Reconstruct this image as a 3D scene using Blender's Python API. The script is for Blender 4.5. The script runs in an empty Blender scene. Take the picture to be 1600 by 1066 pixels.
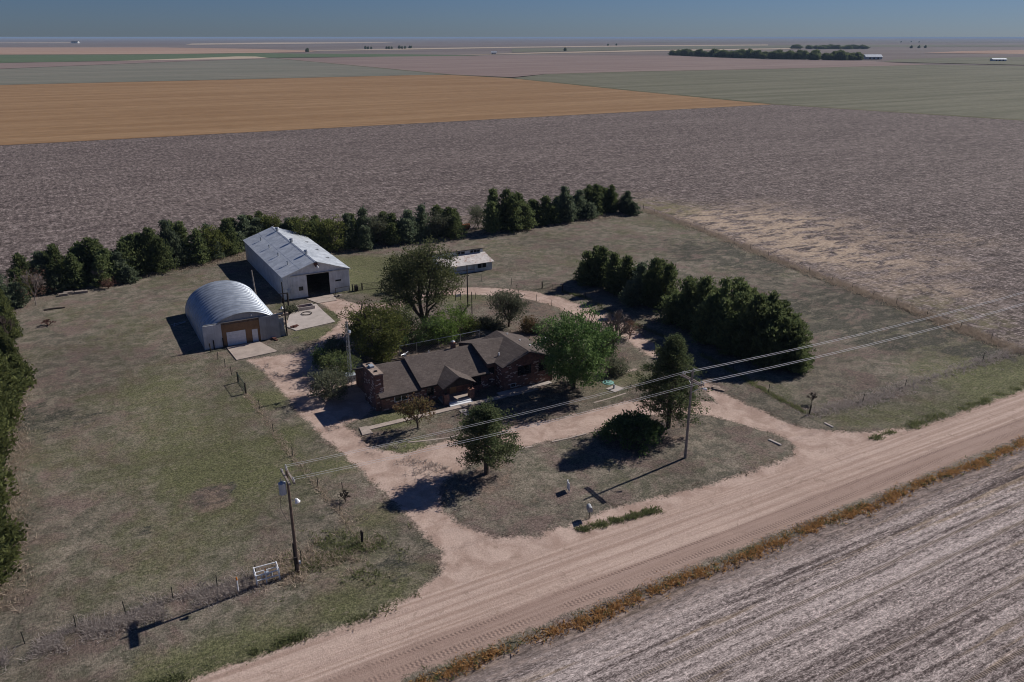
import bpy, math, random
import numpy as np
from mathutils import Vector, Matrix

S = bpy.context.scene
C = S.collection
R = math.radians

# ------------------------------------------------------------------ camera, sky, sun, exposure
# X runs along the county road, Y away from it, metres; the drone hovers 45 m up over the near field
AZ = R(60.8)
PITCH = math.atan(475 / 1250)
cd = bpy.data.cameras.new('camera')
cam = bpy.data.objects.new('camera', cd); C.objects.link(cam)
cam.location = (0, 0, 45)
cam.rotation_euler = (R(90) - PITCH, 0, -(R(90) - AZ))
cd.sensor_width = 36; cd.lens = 36 * 1250 / 1600
cd.clip_start = 1; cd.clip_end = 200000
S.camera = cam

SUN_EL, SUN_AZ = R(35.5), R(6.5)
w = bpy.data.worlds.new('World'); S.world = w; w.use_nodes = True
wn = w.node_tree; wn.nodes.clear()
sky = wn.nodes.new('ShaderNodeTexSky'); sky.sky_type = 'NISHITA'; sky.sun_disc = False
sky.sun_elevation = SUN_EL; sky.sun_rotation = R(90) - SUN_AZ
sky.altitude = 900; sky.air_density = 1.0; sky.dust_density = 0.3; sky.ozone_density = 3.0
tint = wn.nodes.new('ShaderNodeMix'); tint.data_type = 'RGBA'; tint.blend_type = 'MULTIPLY'
tint.inputs[0].default_value = 1.0
tint.inputs[7].default_value = (0.187, 0.250, 0.408, 1)
bg = wn.nodes.new('ShaderNodeBackground'); bg.inputs[1].default_value = 0.104
wo = wn.nodes.new('ShaderNodeOutputWorld')
wn.links.new(sky.outputs[0], tint.inputs[6]); wn.links.new(tint.outputs[2], bg.inputs[0]); wn.links.new(bg.outputs[0], wo.inputs[0])

sd = bpy.data.lights.new('sun', 'SUN'); sd.energy = 4.6; sd.angle = R(0.5); sd.color = (1.0, 0.94, 0.88)
sun = bpy.data.objects.new('sun', sd); C.objects.link(sun)
sdir = Vector((math.cos(SUN_EL) * math.cos(SUN_AZ), math.cos(SUN_EL) * math.sin(SUN_AZ), math.sin(SUN_EL)))
sun.rotation_euler = sdir.to_track_quat('Z', 'Y').to_euler(); sun.location = (60, 60, 120)
S.view_settings.view_transform = 'Standard'; S.view_settings.look = 'None'
S.view_settings.exposure = 0; S.view_settings.gamma = 1; S.view_settings.use_curve_mapping = False
S.cycles.filter_width = 1.05; S.cycles.volume_bounces = 0; S.cycles.max_bounces = 6; S.cycles.transparent_max_bounces = 8

# ------------------------------------------------------------------ helpers: nodes and materials
class NT:
    def __init__(s, name):
        s.m = bpy.data.materials.new(name); s.m.use_nodes = True
        s.t = s.m.node_tree; s.t.nodes.clear()
        s.out = s.n('OutputMaterial')
    def n(s, k): return s.t.nodes.new('ShaderNode' + k)
    def set(s, sock, v):
        if isinstance(v, bpy.types.NodeSocket): s.t.links.new(v, sock)
        elif v is not None:
            if isinstance(v, (tuple, list)) and sock.type == 'RGBA' and len(v) == 3: v = (*v, 1)
            sock.default_value = v
    def math(s, op, a, b=None, c=None, clamp=False):
        q = s.n('Math'); q.operation = op; q.use_clamp = clamp
        for i, v in enumerate((a, b, c)): s.set(q.inputs[i], v)
        return q.outputs[0]
    def vmul(s, v, k):
        q = s.n('VectorMath'); q.operation = 'MULTIPLY'; s.set(q.inputs[0], v); q.inputs[1].default_value = k
        return q.outputs[0]
    def pos(s): return s.n('NewGeometry').outputs['Position']
    def obj(s): return s.n('TexCoord').outputs['Object']
    def noise(s, v, scale, detail=4, rough=.55, dist=0):
        q = s.n('TexNoise'); s.set(q.inputs['Vector'], v); q.inputs['Scale'].default_value = scale
        q.inputs['Detail'].default_value = detail; q.inputs['Roughness'].default_value = rough
        q.inputs['Distortion'].default_value = dist
        return q.outputs['Fac']
    def ramp(s, v, a, b, lo=0., hi=1.):
        q = s.n('MapRange'); q.interpolation_type = 'SMOOTHSTEP'; s.set(q.inputs[0], v)
        for i, x in enumerate((a, b, lo, hi)): s.set(q.inputs[i + 1], x)
        return q.outputs[0]
    def mix(s, f, a, b, mode='MIX'):
        q = s.n('Mix'); q.data_type = 'RGBA'; q.blend_type = mode
        s.set(q.inputs[0], f); s.set(q.inputs[6], a); s.set(q.inputs[7], b)
        return q.outputs[2]
    def attr(s, name):
        q = s.n('Attribute'); q.attribute_name = name
        return q.outputs['Fac']
    def scale(s, col, f):
        q = s.n('Vec' 'torMath'); q.operation = 'SCALE'; s.set(q.inputs[0], col); s.set(q.inputs[3], f)
        return q.outputs[0]
    def bump(s, h, strength=.4, dist=.1):
        q = s.n('Bump'); q.inputs['Strength'].default_value = strength; q.inputs['Distance'].default_value = dist
        s.set(q.inputs['Height'], h)
        return q.outputs[0]
    def bsdf(s, col, rough=.9, metal=0., normal=None, spec=.2):
        q = s.n('BsdfPrincipled'); s.set(q.inputs['Base Color'], col); s.set(q.inputs['Roughness'], rough)
        s.set(q.inputs['Metallic'], metal); q.inputs['Specular IOR Level'].default_value = spec
        if normal is not None: s.set(q.inputs['Normal'], normal)
        s.t.links.new(q.outputs[0], s.out.inputs[0])
        return s.m

def plain(name, col, rough=.8, var=.25, sc=1.5, metal=0., spec=.2, col2=None, amt=(.5, .75)):
    n = NT(name); p = n.obj()
    f = n.noise(p, sc, 6, .6)
    c = n.scale(n.mix(0, col, col), n.ramp(f, .25, .75, 1 - var, 1 + var))
    if col2 is not None:
        c = n.mix(n.ramp(n.noise(p, sc * .7, 8, .65, .6), *amt), c, col2)
    return n.bsdf(c, rough, metal, n.bump(f, .15, .02), spec)

# ------------------------------------------------------------------ helpers: meshes and objects
def tag(o, label=None, cat=None, group=None, kind=None):
    for k, v in (('label', label), ('category', cat), ('group', group), ('kind', kind)):
        if v: o[k] = v
    return o

def thing(name, label, cat, loc=(0, 0, 0), rz=0., group=None):
    o = bpy.data.objects.new(name, None); C.objects.link(o)
    o.empty_display_size = .3
    o.location = loc; o.rotation_euler = (0, 0, rz)
    return tag(o, label, cat, group)

def link(name, me, parent=None):
    o = bpy.data.objects.new(name, me); C.objects.link(o)
    if parent is not None: o.parent = parent
    return o

def arrmesh(name, V, F, mat, attrs=None, smooth=False):
    V = np.asarray(V, np.float32); F = np.asarray(F, np.int32)
    me = bpy.data.meshes.new(name); k = F.shape[1]
    me.vertices.add(len(V)); me.vertices.foreach_set('co', V.ravel())
    me.loops.add(F.size); me.loops.foreach_set('vertex_index', F.ravel())
    me.polygons.add(len(F)); me.polygons.foreach_set('loop_start', np.arange(0, F.size, k, dtype=np.int32))
    me.polygons.foreach_set('loop_total', np.full(len(F), k, np.int32))
    if smooth: me.polygons.foreach_set('use_smooth', np.ones(len(F), bool))
    me.update(calc_edges=True)
    if mat: me.materials.append(mat)
    for an, (dom, val) in (attrs or {}).items():
        a = me.attributes.new(an, 'FLOAT', dom); a.data.foreach_set('value', np.asarray(val, np.float32).ravel())
    return me

class MB:
    def __init__(s): s.v = []; s.f = []
    def add(s, vs, fs):
        b = len(s.v); s.v += [tuple(v) for v in vs]; s.f += [tuple(i + b for i in f) for f in fs]; return s
    def box(s, x0, x1, y0, y1, z0, z1):
        return s.add([(x0, y0, z0), (x1, y0, z0), (x1, y1, z0), (x0, y1, z0), (x0, y0, z1), (x1, y0, z1), (x1, y1, z1), (x0, y1, z1)],
                     [(0, 3, 2, 1), (4, 5, 6, 7), (0, 1, 5, 4), (1, 2, 6, 5), (2, 3, 7, 6), (3, 0, 4, 7)])
    def poly(s, pts): return s.add(pts, [tuple(range(len(pts)))])
    def slab(s, pts, t):           # closed plate: the top face pts (counter-clockwise from above), thickness t downwards
        n = len(pts); lo = [(p[0], p[1], p[2] - t) for p in pts]
        return s.add(list(pts) + lo, [tuple(range(n)), tuple(range(2 * n - 1, n - 1, -1))] +
                     [(i, i + n, (i + 1) % n + n, (i + 1) % n) for i in range(n)])
    def prism(s, prof, axis, a, b):  # profile in the plane across the axis, extruded from a to b
        n = len(prof)
        if axis == 'y': P = [(p[0], a, p[1]) for p in prof] + [(p[0], b, p[1]) for p in prof]
        else: P = [(a, p[0], p[1]) for p in prof] + [(b, p[0], p[1]) for p in prof]
        return s.add(P, [tuple(range(n)), tuple(range(2 * n - 1, n - 1, -1))] +
                     [(i, i + n, (i + 1) % n + n, (i + 1) % n) for i in range(n)])
    def tube(s, p0, p1, r0, r1=None, k=6, cap=True):
        r1 = r0 if r1 is None else r1
        p0 = Vector(p0); p1 = Vector(p1); d = (p1 - p0)
        if d.length < 1e-6: return s
        d.normalize()
        a = d.orthogonal().normalized(); b = d.cross(a)
        vs = []
        for p, r in ((p0, r0), (p1, r1)):
            for i in range(k):
                t = 2 * math.pi * i / k; vs.append(p + a * (r * math.cos(t)) + b * (r * math.sin(t)))
        fs = [(i, (i + 1) % k, (i + 1) % k + k, i + k) for i in range(k)]
        if cap: fs += [tuple(range(k - 1, -1, -1)), tuple(range(k, 2 * k))]
        return s.add(vs, fs)
    def path(s, pts, r, k=5):
        for a, b in zip(pts[:-1], pts[1:]): s.tube(a, b, r, None, k, False)
        return s
    def mesh(s, name, mat, smooth=False):
        me = bpy.data.meshes.new(name); me.from_pydata(s.v, [], s.f); me.update()
        if smooth: me.polygons.foreach_set('use_smooth', [True] * len(me.polygons))
        me.materials.append(mat); return me
    def build(s, name, mat, parent=None, smooth=False): return link(name, s.mesh(name, mat, smooth), parent)

def copy_tree(o, parent=None):
    c = o.copy(); C.objects.link(c); c.parent = parent
    for ch in o.children: copy_tree(ch, c)
    return c

# ------------------------------------------------------------------ materials
def ground_material():
    n = NT('ground'); p = n.pos()
    big = n.noise(p, .07, 4, .6); mid = n.noise(p, .55, 8, .65, .4); fine = n.noise(p, 4.5, 5, .7)
    blade = n.noise(n.vmul(p, (9, 5, 1)), 1, 4, .7)
    g = n.math('ADD', n.attr('green'), n.math('ADD', n.math('MULTIPLY_ADD', big, 1.7, -.85), n.math('MULTIPLY_ADD', mid, 1.3, -.65)))
    gf = n.ramp(g, 0., 1.)
    dry = n.mix(n.ramp(mid, .40, .60), (.208, .180, .142), (.114, .106, .084))
    dry = n.mix(n.ramp(n.noise(p, .22, 7, .65, .5), .46, .62), dry, (.165, .125, .108))
    grn = n.mix(n.ramp(fine, .35, .65), (.098, .106, .052), (.142, .140, .074))
    grass = n.mix(gf, dry, grn)
    dk = n.ramp(n.math('ADD', n.math('MULTIPLY', n.attr('dark'), .62), n.math('MULTIPLY_ADD', n.noise(n.vmul(p, (.6, 1, 1)), .40, 9, .72, .6), 2.6, -1.3)), .46, .70)
    dk = n.math('MULTIPLY', dk, n.ramp(n.attr('dark'), .0, .4, .6, 1.))
    grass = n.mix(dk, grass, n.mix(n.ramp(fine, .4, .6), (.058, .062, .048), (.098, .090, .072)))
    grass = n.mix(n.math('MULTIPLY', n.ramp(n.math('ADD', n.attr('bare'), n.math('MULTIPLY_ADD', mid, 1.6, -.8)), .25, .6), .9), grass, n.mix(n.ramp(mid, .4, .6), (.095, .078, .070), (.20, .150, .120)))
    grass = n.scale(grass, n.ramp(n.noise(p, .045, 6, .62, .8), .3, .7, .80, 1.22))
    clump = n.ramp(n.noise(n.vmul(p, (1.2, 1.7, 1)), 1, 6, .7, .5), .53, .64)
    grass = n.mix(n.math('MULTIPLY', clump, .40), grass, (.072, .074, .052))
    pale = n.ramp(n.noise(n.vmul(p, (.8, 1.5, 1)), 1, 7, .74), .55, .66)
    grass = n.mix(n.math('MULTIPLY', pale, .5), grass, (.255, .21, .17))
    grass = n.scale(grass, n.math('MULTIPLY', n.ramp(fine, .2, .8, .42, 1.5), n.ramp(blade, .2, .8, .55, 1.42)))
    # packed dirt with wheel streaks along the road
    st = n.noise(n.vmul(p, (.035, 1.9, 1)), 1, 5, .6, .3)
    iso = n.noise(p, .35, 8, .62, .6)
    onroad = n.attr('road')
    s = n.mix(onroad, iso, st)
    dirt = n.mix(n.ramp(s, .36, .64), (.375, .272, .222), (.51, .39, .328))
    dirt = n.mix(n.math('MULTIPLY', n.ramp(n.noise(p, .8, 8, .7, 1.0), .56, .68), .55), dirt, (.24, .175, .135))
    dirt = n.scale(dirt, n.ramp(fine, .15, .85, .82, 1.18))
    y = n.n('SeparateXYZ'); n.t.links.new(p, y.inputs[0])
    jit = n.math('MULTIPLY_ADD', n.noise(n.vmul(p, (.02, .02, 1)), 1, 2), 1.2, -.6)
    yy = n.math('ADD', y.outputs[1], jit)
    tracks = None
    for yc, hw in ((46.05, .42), (47.6, .22)):
        b = n.ramp(n.math('ABSOLUTE', n.math('SUBTRACT', yy, yc)), hw * .6, hw, 1., 0.)
        tracks = b if tracks is None else n.math('MAXIMUM', tracks, b)
    chev = n.math('SINE', n.math('ADD', n.math('MULTIPLY', y.outputs[0], 17.), n.math('MULTIPLY', n.math('ABSOLUTE', n.math('SINE', n.math('MULTIPLY', yy, 9.))), 2.)))
    tread = n.math('MULTIPLY', n.math('MULTIPLY', tracks, onroad), n.ramp(n.noise(n.vmul(p, (.12, .3, 1)), 1, 3), .32, .55))
    dirt = n.scale(dirt, n.math('SUBTRACT', 1., n.math('MULTIPLY', tread, n.ramp(chev, -.6, .8, .06, .36))))
    e = n.math('ADD', n.attr('dirt'), n.math('ADD', n.math('MULTIPLY_ADD', mid, 2.4, -1.2), n.math('MULTIPLY_ADD', fine, 2.0, -1.0)))
    band = n.math('MULTIPLY', n.ramp(n.math('ADD', yy, n.math('MULTIPLY_ADD', st, 2., -1.)), 47.4, 48.6, 1., 0.), onroad)
    dirt = n.mix(n.math('MULTIPLY', band, .6), dirt, (.285, .20, .165))
    col = n.mix(n.ramp(e, -.35, .35), grass, dirt)
    # crop stubble creeping over the outer edge
    fe = n.math('ADD', n.attr('field'), n.math('ADD', n.math('MULTIPLY_ADD', mid, 3., -1.5), n.math('MULTIPLY_ADD', fine, 1.2, -.6)))
    spk = n.noise(n.vmul(p, (1.2, 2.6, 1)), 1, 6, .7)
    col = n.mix(n.ramp(fe, -.4, .4), col, n.mix(n.ramp(spk, .42, .62), (.125, .097, .093), (.29, .235, .21)))
    h = n.math('ADD', n.math('MULTIPLY', fine, .6), n.math('ADD', n.math('MULTIPLY', blade, .5), n.math('MULTIPLY', n.math('MULTIPLY', tread, chev), .25)))
    return n.bsdf(col, .95, 0, n.bump(h, .55, .12), .1)

def stubble_material():
    n = NT('dark_stubble'); p = n.pos()
    spk = n.noise(n.vmul(p, (1.0, 2.4, 1)), 1, 6, .72)
    spk2 = n.noise(n.vmul(p, (.28, .9, 1)), 1, 5, .7)
    big = n.noise(n.vmul(p, (.012, .03, 1)), 1, 5, .6, .5)
    a = n.mix(n.ramp(big, .35, .65), (.082, .065, .060), (.115, .093, .085))
    c = n.mix(n.math('MULTIPLY', n.ramp(spk, .47, .64), .85), a, (.37, .31, .29))
    c = n.mix(n.math('MULTIPLY', n.ramp(n.noise(n.vmul(p, (.10, .22, 1)), 1, 8, .78), .52, .66), .5), c, (.30, .25, .235))
    c = n.mix(n.math('MULTIPLY', n.ramp(n.noise(n.vmul(p, (.07, .3, 1)), 1, 7, .75), .5, .62), .45), c, (.06, .045, .045))
    c = n.scale(c, n.ramp(spk2, .28, .72, .58, 1.42))
    far = n.noise(n.vmul(p, (.75, .22, 1)), 1, 5, .75)
    c = n.mix(n.math('MULTIPLY', n.ramp(far, .55, .68), .55), c, (.34, .29, .27))
    c = n.scale(c, n.ramp(far, .30, .58, .45, 1.12))
    far2 = n.noise(n.vmul(p, (1.6, .5, 1)), 1, 4, .75)
    c = n.scale(c, n.ramp(far2, .3, .7, .55, 1.5))
    trk = n.noise(n.vmul(p, (.006, .9, 1)), 1, 2, .5)
    c = n.mix(n.math('MULTIPLY', n.ramp(trk, .69, .74), .35), c, (.36, .29, .25))
    pale = n.math('MULTIPLY', n.attr('pale'), n.ramp(n.noise(n.vmul(p, (.16, .35, 1)), 1, 7, .68, .6), .42, .56))
    c = n.mix(pale, c, n.mix(n.ramp(spk, .4, .6), (.30, .225, .165), (.50, .40, .31)))
    grn = n.math('MULTIPLY', n.attr('grassy'), n.ramp(n.noise(p, .3, 6, .65), .40, .58))
    c = n.mix(grn, c, (.185, .17, .085))
    return n.bsdf(c, .95, 0, n.bump(spk, .5, .12), .08)

def crop_material(name, a, b, rows=(.004, .06), fine=(.3, .9), amt=.35):
    n = NT(name); p = n.pos()
    r = n.noise(n.vmul(p, (rows[0], rows[1], 1)), 1, 6, .62, .2)
    f = n.noise(n.vmul(p, (fine[0], fine[1], 1)), 1, 4, .7)
    c = n.mix(n.ramp(r, .34, .66), a, b)
    c = n.scale(c, n.ramp(f, .2, .8, 1 - amt, 1 + amt))
    return n.bsdf(c, .95, 0, None, .05)

def near_stubble():
    n = NT('pale_stubble'); p = n.pos()
    st = n.noise(n.vmul(p, (.018, .62, 1)), 1, 6, .68, .25)
    st2 = n.noise(n.vmul(p, (.05, 2.2, 1)), 1, 5, .65, .2)
    sp = n.noise(n.vmul(p, (2.6, 6.5, 1)), 1, 6, .78)
    sp3 = n.noise(n.vmul(p, (5., 11., 1)), 1, 3, .7)
    sp2 = n.noise(n.vmul(p, (.42, 2.1, 1)), 1, 7, .74, .3)
    y = n.n('SeparateXYZ'); n.t.links.new(p, y.inputs[0])
    wob = n.math('MULTIPLY_ADD', n.noise(n.vmul(p, (.06, .06, 1)), 1, 3), .8, -.4)
    row = n.math('SINE', n.math('MULTIPLY', n.math('ADD', y.outputs[1], wob), 2 * math.pi / .76))
    s = n.math('ADD', n.math('MULTIPLY', st, .85), n.math('ADD', n.math('MULTIPLY', sp2, .7), n.math('ADD', n.math('MULTIPLY', sp, .95), n.math('ADD', n.math('MULTIPLY', st2, .55), n.math('MULTIPLY', row, .05)))))
    c = n.mix(n.ramp(n.math('ADD', s, n.math('MULTIPLY_ADD', n.noise(n.vmul(p, (.012, .16, 1)), 1, 3, .6), .7, -.35)), 1.28, 1.72), (.090, .070, .066), (.475, .405, .38))
    c = n.mix(n.ramp(n.noise(n.vmul(p, (.03, .5, 1)), 1, 4, .6), .56, .66), c, n.mix(n.ramp(sp2, .4, .6), (.22, .165, .12), (.40, .315, .235)))
    c = n.scale(c, n.math('MULTIPLY', n.ramp(sp, .25, .75, .55, 1.4), n.ramp(sp3, .25, .75, .6, 1.38)))
    for yc, ph in ((36.6, 0.), (34.4, 2.), (29.3, 1.), (24.2, .5), (22.4, 3.)):
        b = n.ramp(n.math('ABSOLUTE', n.math('SUBTRACT', n.math('ADD', y.outputs[1], wob), yc)), .10, .24, 1., 0.)
        lug = n.ramp(n.math('SINE', n.math('MULTIPLY_ADD', y.outputs[0], 24., ph)), -.7, .7)
        c = n.mix(n.math('MULTIPLY', b, .75), c, n.mix(lug, (.075, .06, .055), (.30, .24, .195)))
    edge = n.math('MULTIPLY', n.ramp(n.math('ADD', y.outputs[1], n.math('MULTIPLY_ADD', sp2, 7., -3.5)), 39.6, 43.2), .8)
    c = n.mix(edge, c, n.mix(n.ramp(sp2, .42, .6), (.125, .098, .085), (.27, .21, .18)))
    c = n.scale(c, n.ramp(n.noise(n.vmul(p, (1.2, 2.2, 1)), 1, 7, .75), .3, .7, .62, 1.35))
    return n.bsdf(c, .95, 0, n.bump(n.math('ADD', sp, sp2), .6, .12), .08)

def foliage(name, a, b, trans=.25, var=.35):
    n = NT(name); t = n.attr('tint')
    inf = n.n('ObjectInfo').outputs['Random']
    c = n.mix(t, a, b)
    c = n.scale(c, n.ramp(inf, 0., 1., 1 - var * .5, 1 + var * .5))
    d = n.n('BsdfDiffuse'); n.set(d.inputs[0], c)
    tr = n.n('BsdfTranslucent'); n.set(tr.inputs[0], c)
    mx = n.n('MixShader'); mx.inputs[0].default_value = trans
    n.t.links.new(d.outputs[0], mx.inputs[1]); n.t.links.new(tr.outputs[0], mx.inputs[2]); n.t.links.new(mx.outputs[0], n.out.inputs[0])
    return n.m

def brick_material():
    n = NT('clinker_brick'); tc = n.obj(); sx = n.n('SeparateXYZ'); n.t.links.new(tc, sx.inputs[0])
    u = n.math('ADD', sx.outputs[0], sx.outputs[1]); cx = n.n('CombineXYZ'); n.set(cx.inputs[0], u); n.set(cx.inputs[1], sx.outputs[2])
    b = n.n('TexBrick'); n.t.links.new(cx.outputs[0], b.inputs['Vector'])
    b.inputs['Scale'].default_value = 1.; b.inputs['Brick Width'].default_value = .24; b.inputs['Row Height'].default_value = .085
    b.inputs['Mortar Size'].default_value = .009; b.inputs['Color1'].default_value = (.26, .118, .088, 1); b.inputs['Color2'].default_value = (.12, .074, .064, 1)
    b.inputs['Mortar'].default_value = (.12, .10, .09, 1)
    f = n.noise(cx.outputs[0], 1.2, 6, .65)
    c = n.scale(b.outputs['Color'], n.ramp(f, .2, .8, .6, 1.5))
    return n.bsdf(c, .9, 0, n.bump(b.outputs['Fac'], .3, .01))

def shingle_material():
    n = NT('asphalt_shingle'); p = n.obj()
    sx = n.n('SeparateXYZ'); n.t.links.new(p, sx.inputs[0])
    cx = n.n('CombineXYZ'); n.set(cx.inputs[0], n.math('ADD', sx.outputs[0], n.math('MULTIPLY', sx.outputs[1], .35))); n.set(cx.inputs[1], n.math('MULTIPLY', sx.outputs[2], 2.6))
    b = n.n('TexBrick'); n.t.links.new(cx.outputs[0], b.inputs['Vector'])
    b.inputs['Scale'].default_value = 1.; b.inputs['Brick Width'].default_value = .34; b.inputs['Row Height'].default_value = .17
    b.inputs['Mortar Size'].default_value = .012; b.inputs['Color1'].default_value = (.104, .086, .079, 1); b.inputs['Color2'].default_value = (.145, .122, .111, 1)
    b.inputs['Mortar'].default_value = (.085, .07, .062, 1)
    f = n.noise(p, .6, 6, .6); g = n.noise(p, 9, 3, .7)
    c = n.scale(b.outputs['Color'], n.math('MULTIPLY', n.ramp(f, .25, .75, .85, 1.15), n.ramp(g, .2, .8, .8, 1.2)))
    return n.bsdf(c, .95, 0, n.bump(b.outputs['Fac'], .35, .015), .1)

def metal_material(name, col, ax=0, period=.25, rough=.45, metal=.55, rust=.0, rustcol=(.25, .11, .06), spec=.35):
    n = NT(name); p = n.obj(); sx = n.n('SeparateXYZ'); n.t.links.new(p, sx.inputs[0])
    f = n.noise(p, .7, 6, .6, .4); f2 = n.noise(n.vmul(p, (3, 3, .25)), 1, 5, .65)
    c = n.scale(n.mix(0, col, col), n.math('MULTIPLY', n.ramp(f, .25, .75, .82, 1.16), n.ramp(f2, .25, .75, .9, 1.1)))
    if rust > 0: c = n.mix(n.math('MULTIPLY', n.ramp(n.noise(p, .9, 8, .7, .8), .5 , .66), rust), c, rustcol)
    wv = n.math('SINE', n.math('MULTIPLY', sx.outputs[ax], 2 * math.pi / period))
    return n.bsdf(c, n.ramp(f, .2, .8, rough - .08, rough + .12), metal, n.bump(wv, .05, .02), spec)

M = {}
M['ground'] = ground_material(); M['stubble'] = stubble_material(); M['near'] = near_stubble()
M['orange'] = crop_material('orange_crop', (.240, .148, .080), (.300, .195, .110), (.004, .055), (.09, .5), .22)
M['greygreen'] = crop_material('grey_green_crop', (.155, .16, .13), (.21, .20, .165), (.003, .03), (.08, .5), .15)
M['mauve'] = crop_material('mauve_stubble', (.21, .158, .145), (.255, .20, .18), (.003, .02), (.05, .3), .1)
M['khaki'] = crop_material('khaki_crop', (.128, .130, .092), (.182, .178, .132), (.004, .05), (.1, .6), .22)
M['strip_green'] = crop_material('strip_green_crop', (.095, .135, .075), (.115, .15, .09), (.002, .01), (.03, .1), .08)
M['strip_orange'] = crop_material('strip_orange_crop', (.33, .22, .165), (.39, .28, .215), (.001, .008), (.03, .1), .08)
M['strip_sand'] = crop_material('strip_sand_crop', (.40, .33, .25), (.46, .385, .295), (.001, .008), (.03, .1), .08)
M['strip_purple'] = crop_material('strip_purple_soil', (.15, .125, .118), (.20, .172, .158), (.0004, .003), (.01, .04), .08)
M['hedge'] = crop_material('field_margin_grass', (.10, .10, .06), (.14, .13, .085), (.01, .01), (.2, .2), .25)
M['brick'] = brick_material(); M['shingle'] = shingle_material()
M['pale_brick'] = plain('pale_brick', (.60, .50, .44), .9, .35, 9)
M['white'] = plain('white_paint', (.83, .84, .85), .55, .1, 2); M['offwhite'] = plain('weathered_white', (.58, .585, .58), .7, .2, 1.2)
M['dark'] = plain('dark_void', (.012, .013, .016), .6, .2, 2); M['glass'] = plain('window_glass', (.02, .025, .03), .08, .1, 1, 0, .5)
M['concrete'] = plain('concrete', (.41, .345, .30), .9, .14, .9, 0, .15, (.27, .225, .19), (.55, .8))
M['oldconcrete'] = plain('old_concrete', (.45, .40, .365), .9, .12, .7, 0, .15, (.30, .26, .23), (.55, .75))
M['pole'] = plain('weathered_pole', (.155, .115, .09), .9, .3, 2.5); M['darkpole'] = plain('creosote_pole', (.045, .036, .032), .9, .3, 2.5)
M['greypole'] = plain('grey_timber', (.25, .215, .19), .9, .3, 2.5)
M['post'] = plain('steel_post', (.035, .035, .03), .8, .3, 2); M['galv'] = plain('galvanised', (.42, .44, .46), .4, .15, 2, .7, .4)
M['wire'] = plain('aluminium_wire', (.80, .80, .80), .5, .05, 1, 0, .5); M['fwire'] = plain('fence_wire', (.12, .11, .10), .6, .2, 1, .4)
M['porcelain'] = plain('grey_porcelain', (.5, .5, .5), .3, .1, 4, 0, .5); M['transformer'] = plain('transformer_grey', (.42, .47, .53), .45, .1, 2, .1, .4)
M['tan'] = plain('tan_siding', (.285, .175, .098), .85, .15, 1.2); M['greengate'] = plain('green_gate_paint', (.03, .065, .055), .5, .2, 2, .1)
M['shed_wall'] = metal_material('shed_wall_steel', (.64, .645, .65), 0, .3, .55, .0)
M['shed_side'] = metal_material('shed_side_steel', (.60, .62, .64), 1, .3, .55, .05)
M['shed_roof'] = metal_material('shed_roof_steel', (.56, .60, .64), 1, .3, .45, .25)
M['quonset'] = metal_material('quonset_steel', (.43, .475, .53), 1, .2, .46, .55)
M['quonset_end'] = metal_material('quonset_end_steel', (.36, .375, .39), 0, .2, .55, .1)
M['rustroof'] = metal_material('rusty_roof', (.60, .56, .53), 0, .2, .65, .05, .9, (.33, .19, .135))
M['barn'] = plain('barn_white_boards', (.50, .545, .56), .8, .2, 1.2)
M['bark'] = plain('grey_bark', (.10, .078, .062), .95, .4, 3); M['palebark'] = plain('pale_bark', (.24, .20, .17), .95, .3, 3)
M['deadwood'] = plain('dead_wood', (.30, .26, .23), .95, .25, 3)
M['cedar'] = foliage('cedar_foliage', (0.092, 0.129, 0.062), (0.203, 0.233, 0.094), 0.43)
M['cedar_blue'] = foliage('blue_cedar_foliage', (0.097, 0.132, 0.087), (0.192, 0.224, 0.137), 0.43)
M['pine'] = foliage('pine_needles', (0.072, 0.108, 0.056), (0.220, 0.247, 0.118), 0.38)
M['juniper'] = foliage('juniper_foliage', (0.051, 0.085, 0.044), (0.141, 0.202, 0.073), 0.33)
M['leftcedar'] = foliage('leaning_cedar_foliage', (0.081, 0.103, 0.044), (0.170, 0.184, 0.068), 0.43)
M['maple'] = foliage('maple_leaves', (0.087, 0.161, 0.053), (0.229, 0.326, 0.120), .28)
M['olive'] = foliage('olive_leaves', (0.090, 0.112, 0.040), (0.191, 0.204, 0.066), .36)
M['elm'] = foliage('elm_leaves', (0.102, 0.125, 0.058), (0.200, 0.211, 0.100), .36)
M['bush'] = foliage('bright_bush_leaves', (0.113, 0.186, 0.048), (0.208, 0.294, 0.079), .36)
M['greybush'] = foliage('grey_green_leaves', (0.107, 0.124, 0.077), (0.210, 0.213, 0.143), .36)
M['ornamental'] = foliage('bronze_green_leaves', (0.112, 0.112, 0.047), (0.198, 0.117, 0.073), 0.4)
M['russet'] = foliage('russet_twigs', (0.170, 0.095, 0.070), (0.230, 0.145, 0.110), .2)
M['drygrass'] = foliage('dry_grass_blades', (.38, .31, .24), (.56, .47, .38), .5, .3)
M['greygrass'] = foliage('grey_grass_blades', (.40, .35, .32), (.58, .52, .48), .5, .3)
M['weed'] = foliage('green_weeds', (.13, .155, .07), (.24, .25, .125), .5, .3)
M['tumble'] = foliage('orange_brush', (.42, .23, .09), (.66, .42, .20), .5, .3)
M['turf'] = foliage('short_turf', (0.27, 0.225, 0.175), (0.16, 0.175, 0.085), .5, .3)
M['rust'] = plain('rusty_steel', (.32, .12, .05), .8, .3, 2); M['redrust'] = plain('dull_red', (.12, .055, .045), .8, .3, 2)
M['teal'] = plain('faded_teal', (.22, .42, .36), .6, .1, 2); M['orangepaint'] = plain('orange_paint', (.75, .25, .03), .5, .1, 2)
M['blackrubber'] = plain('black_rubber', (.02, .02, .02), .8, .2, 3); M['rubble'] = plain('rubble', (.33, .26, .215), .9, .3, 3)
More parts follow.
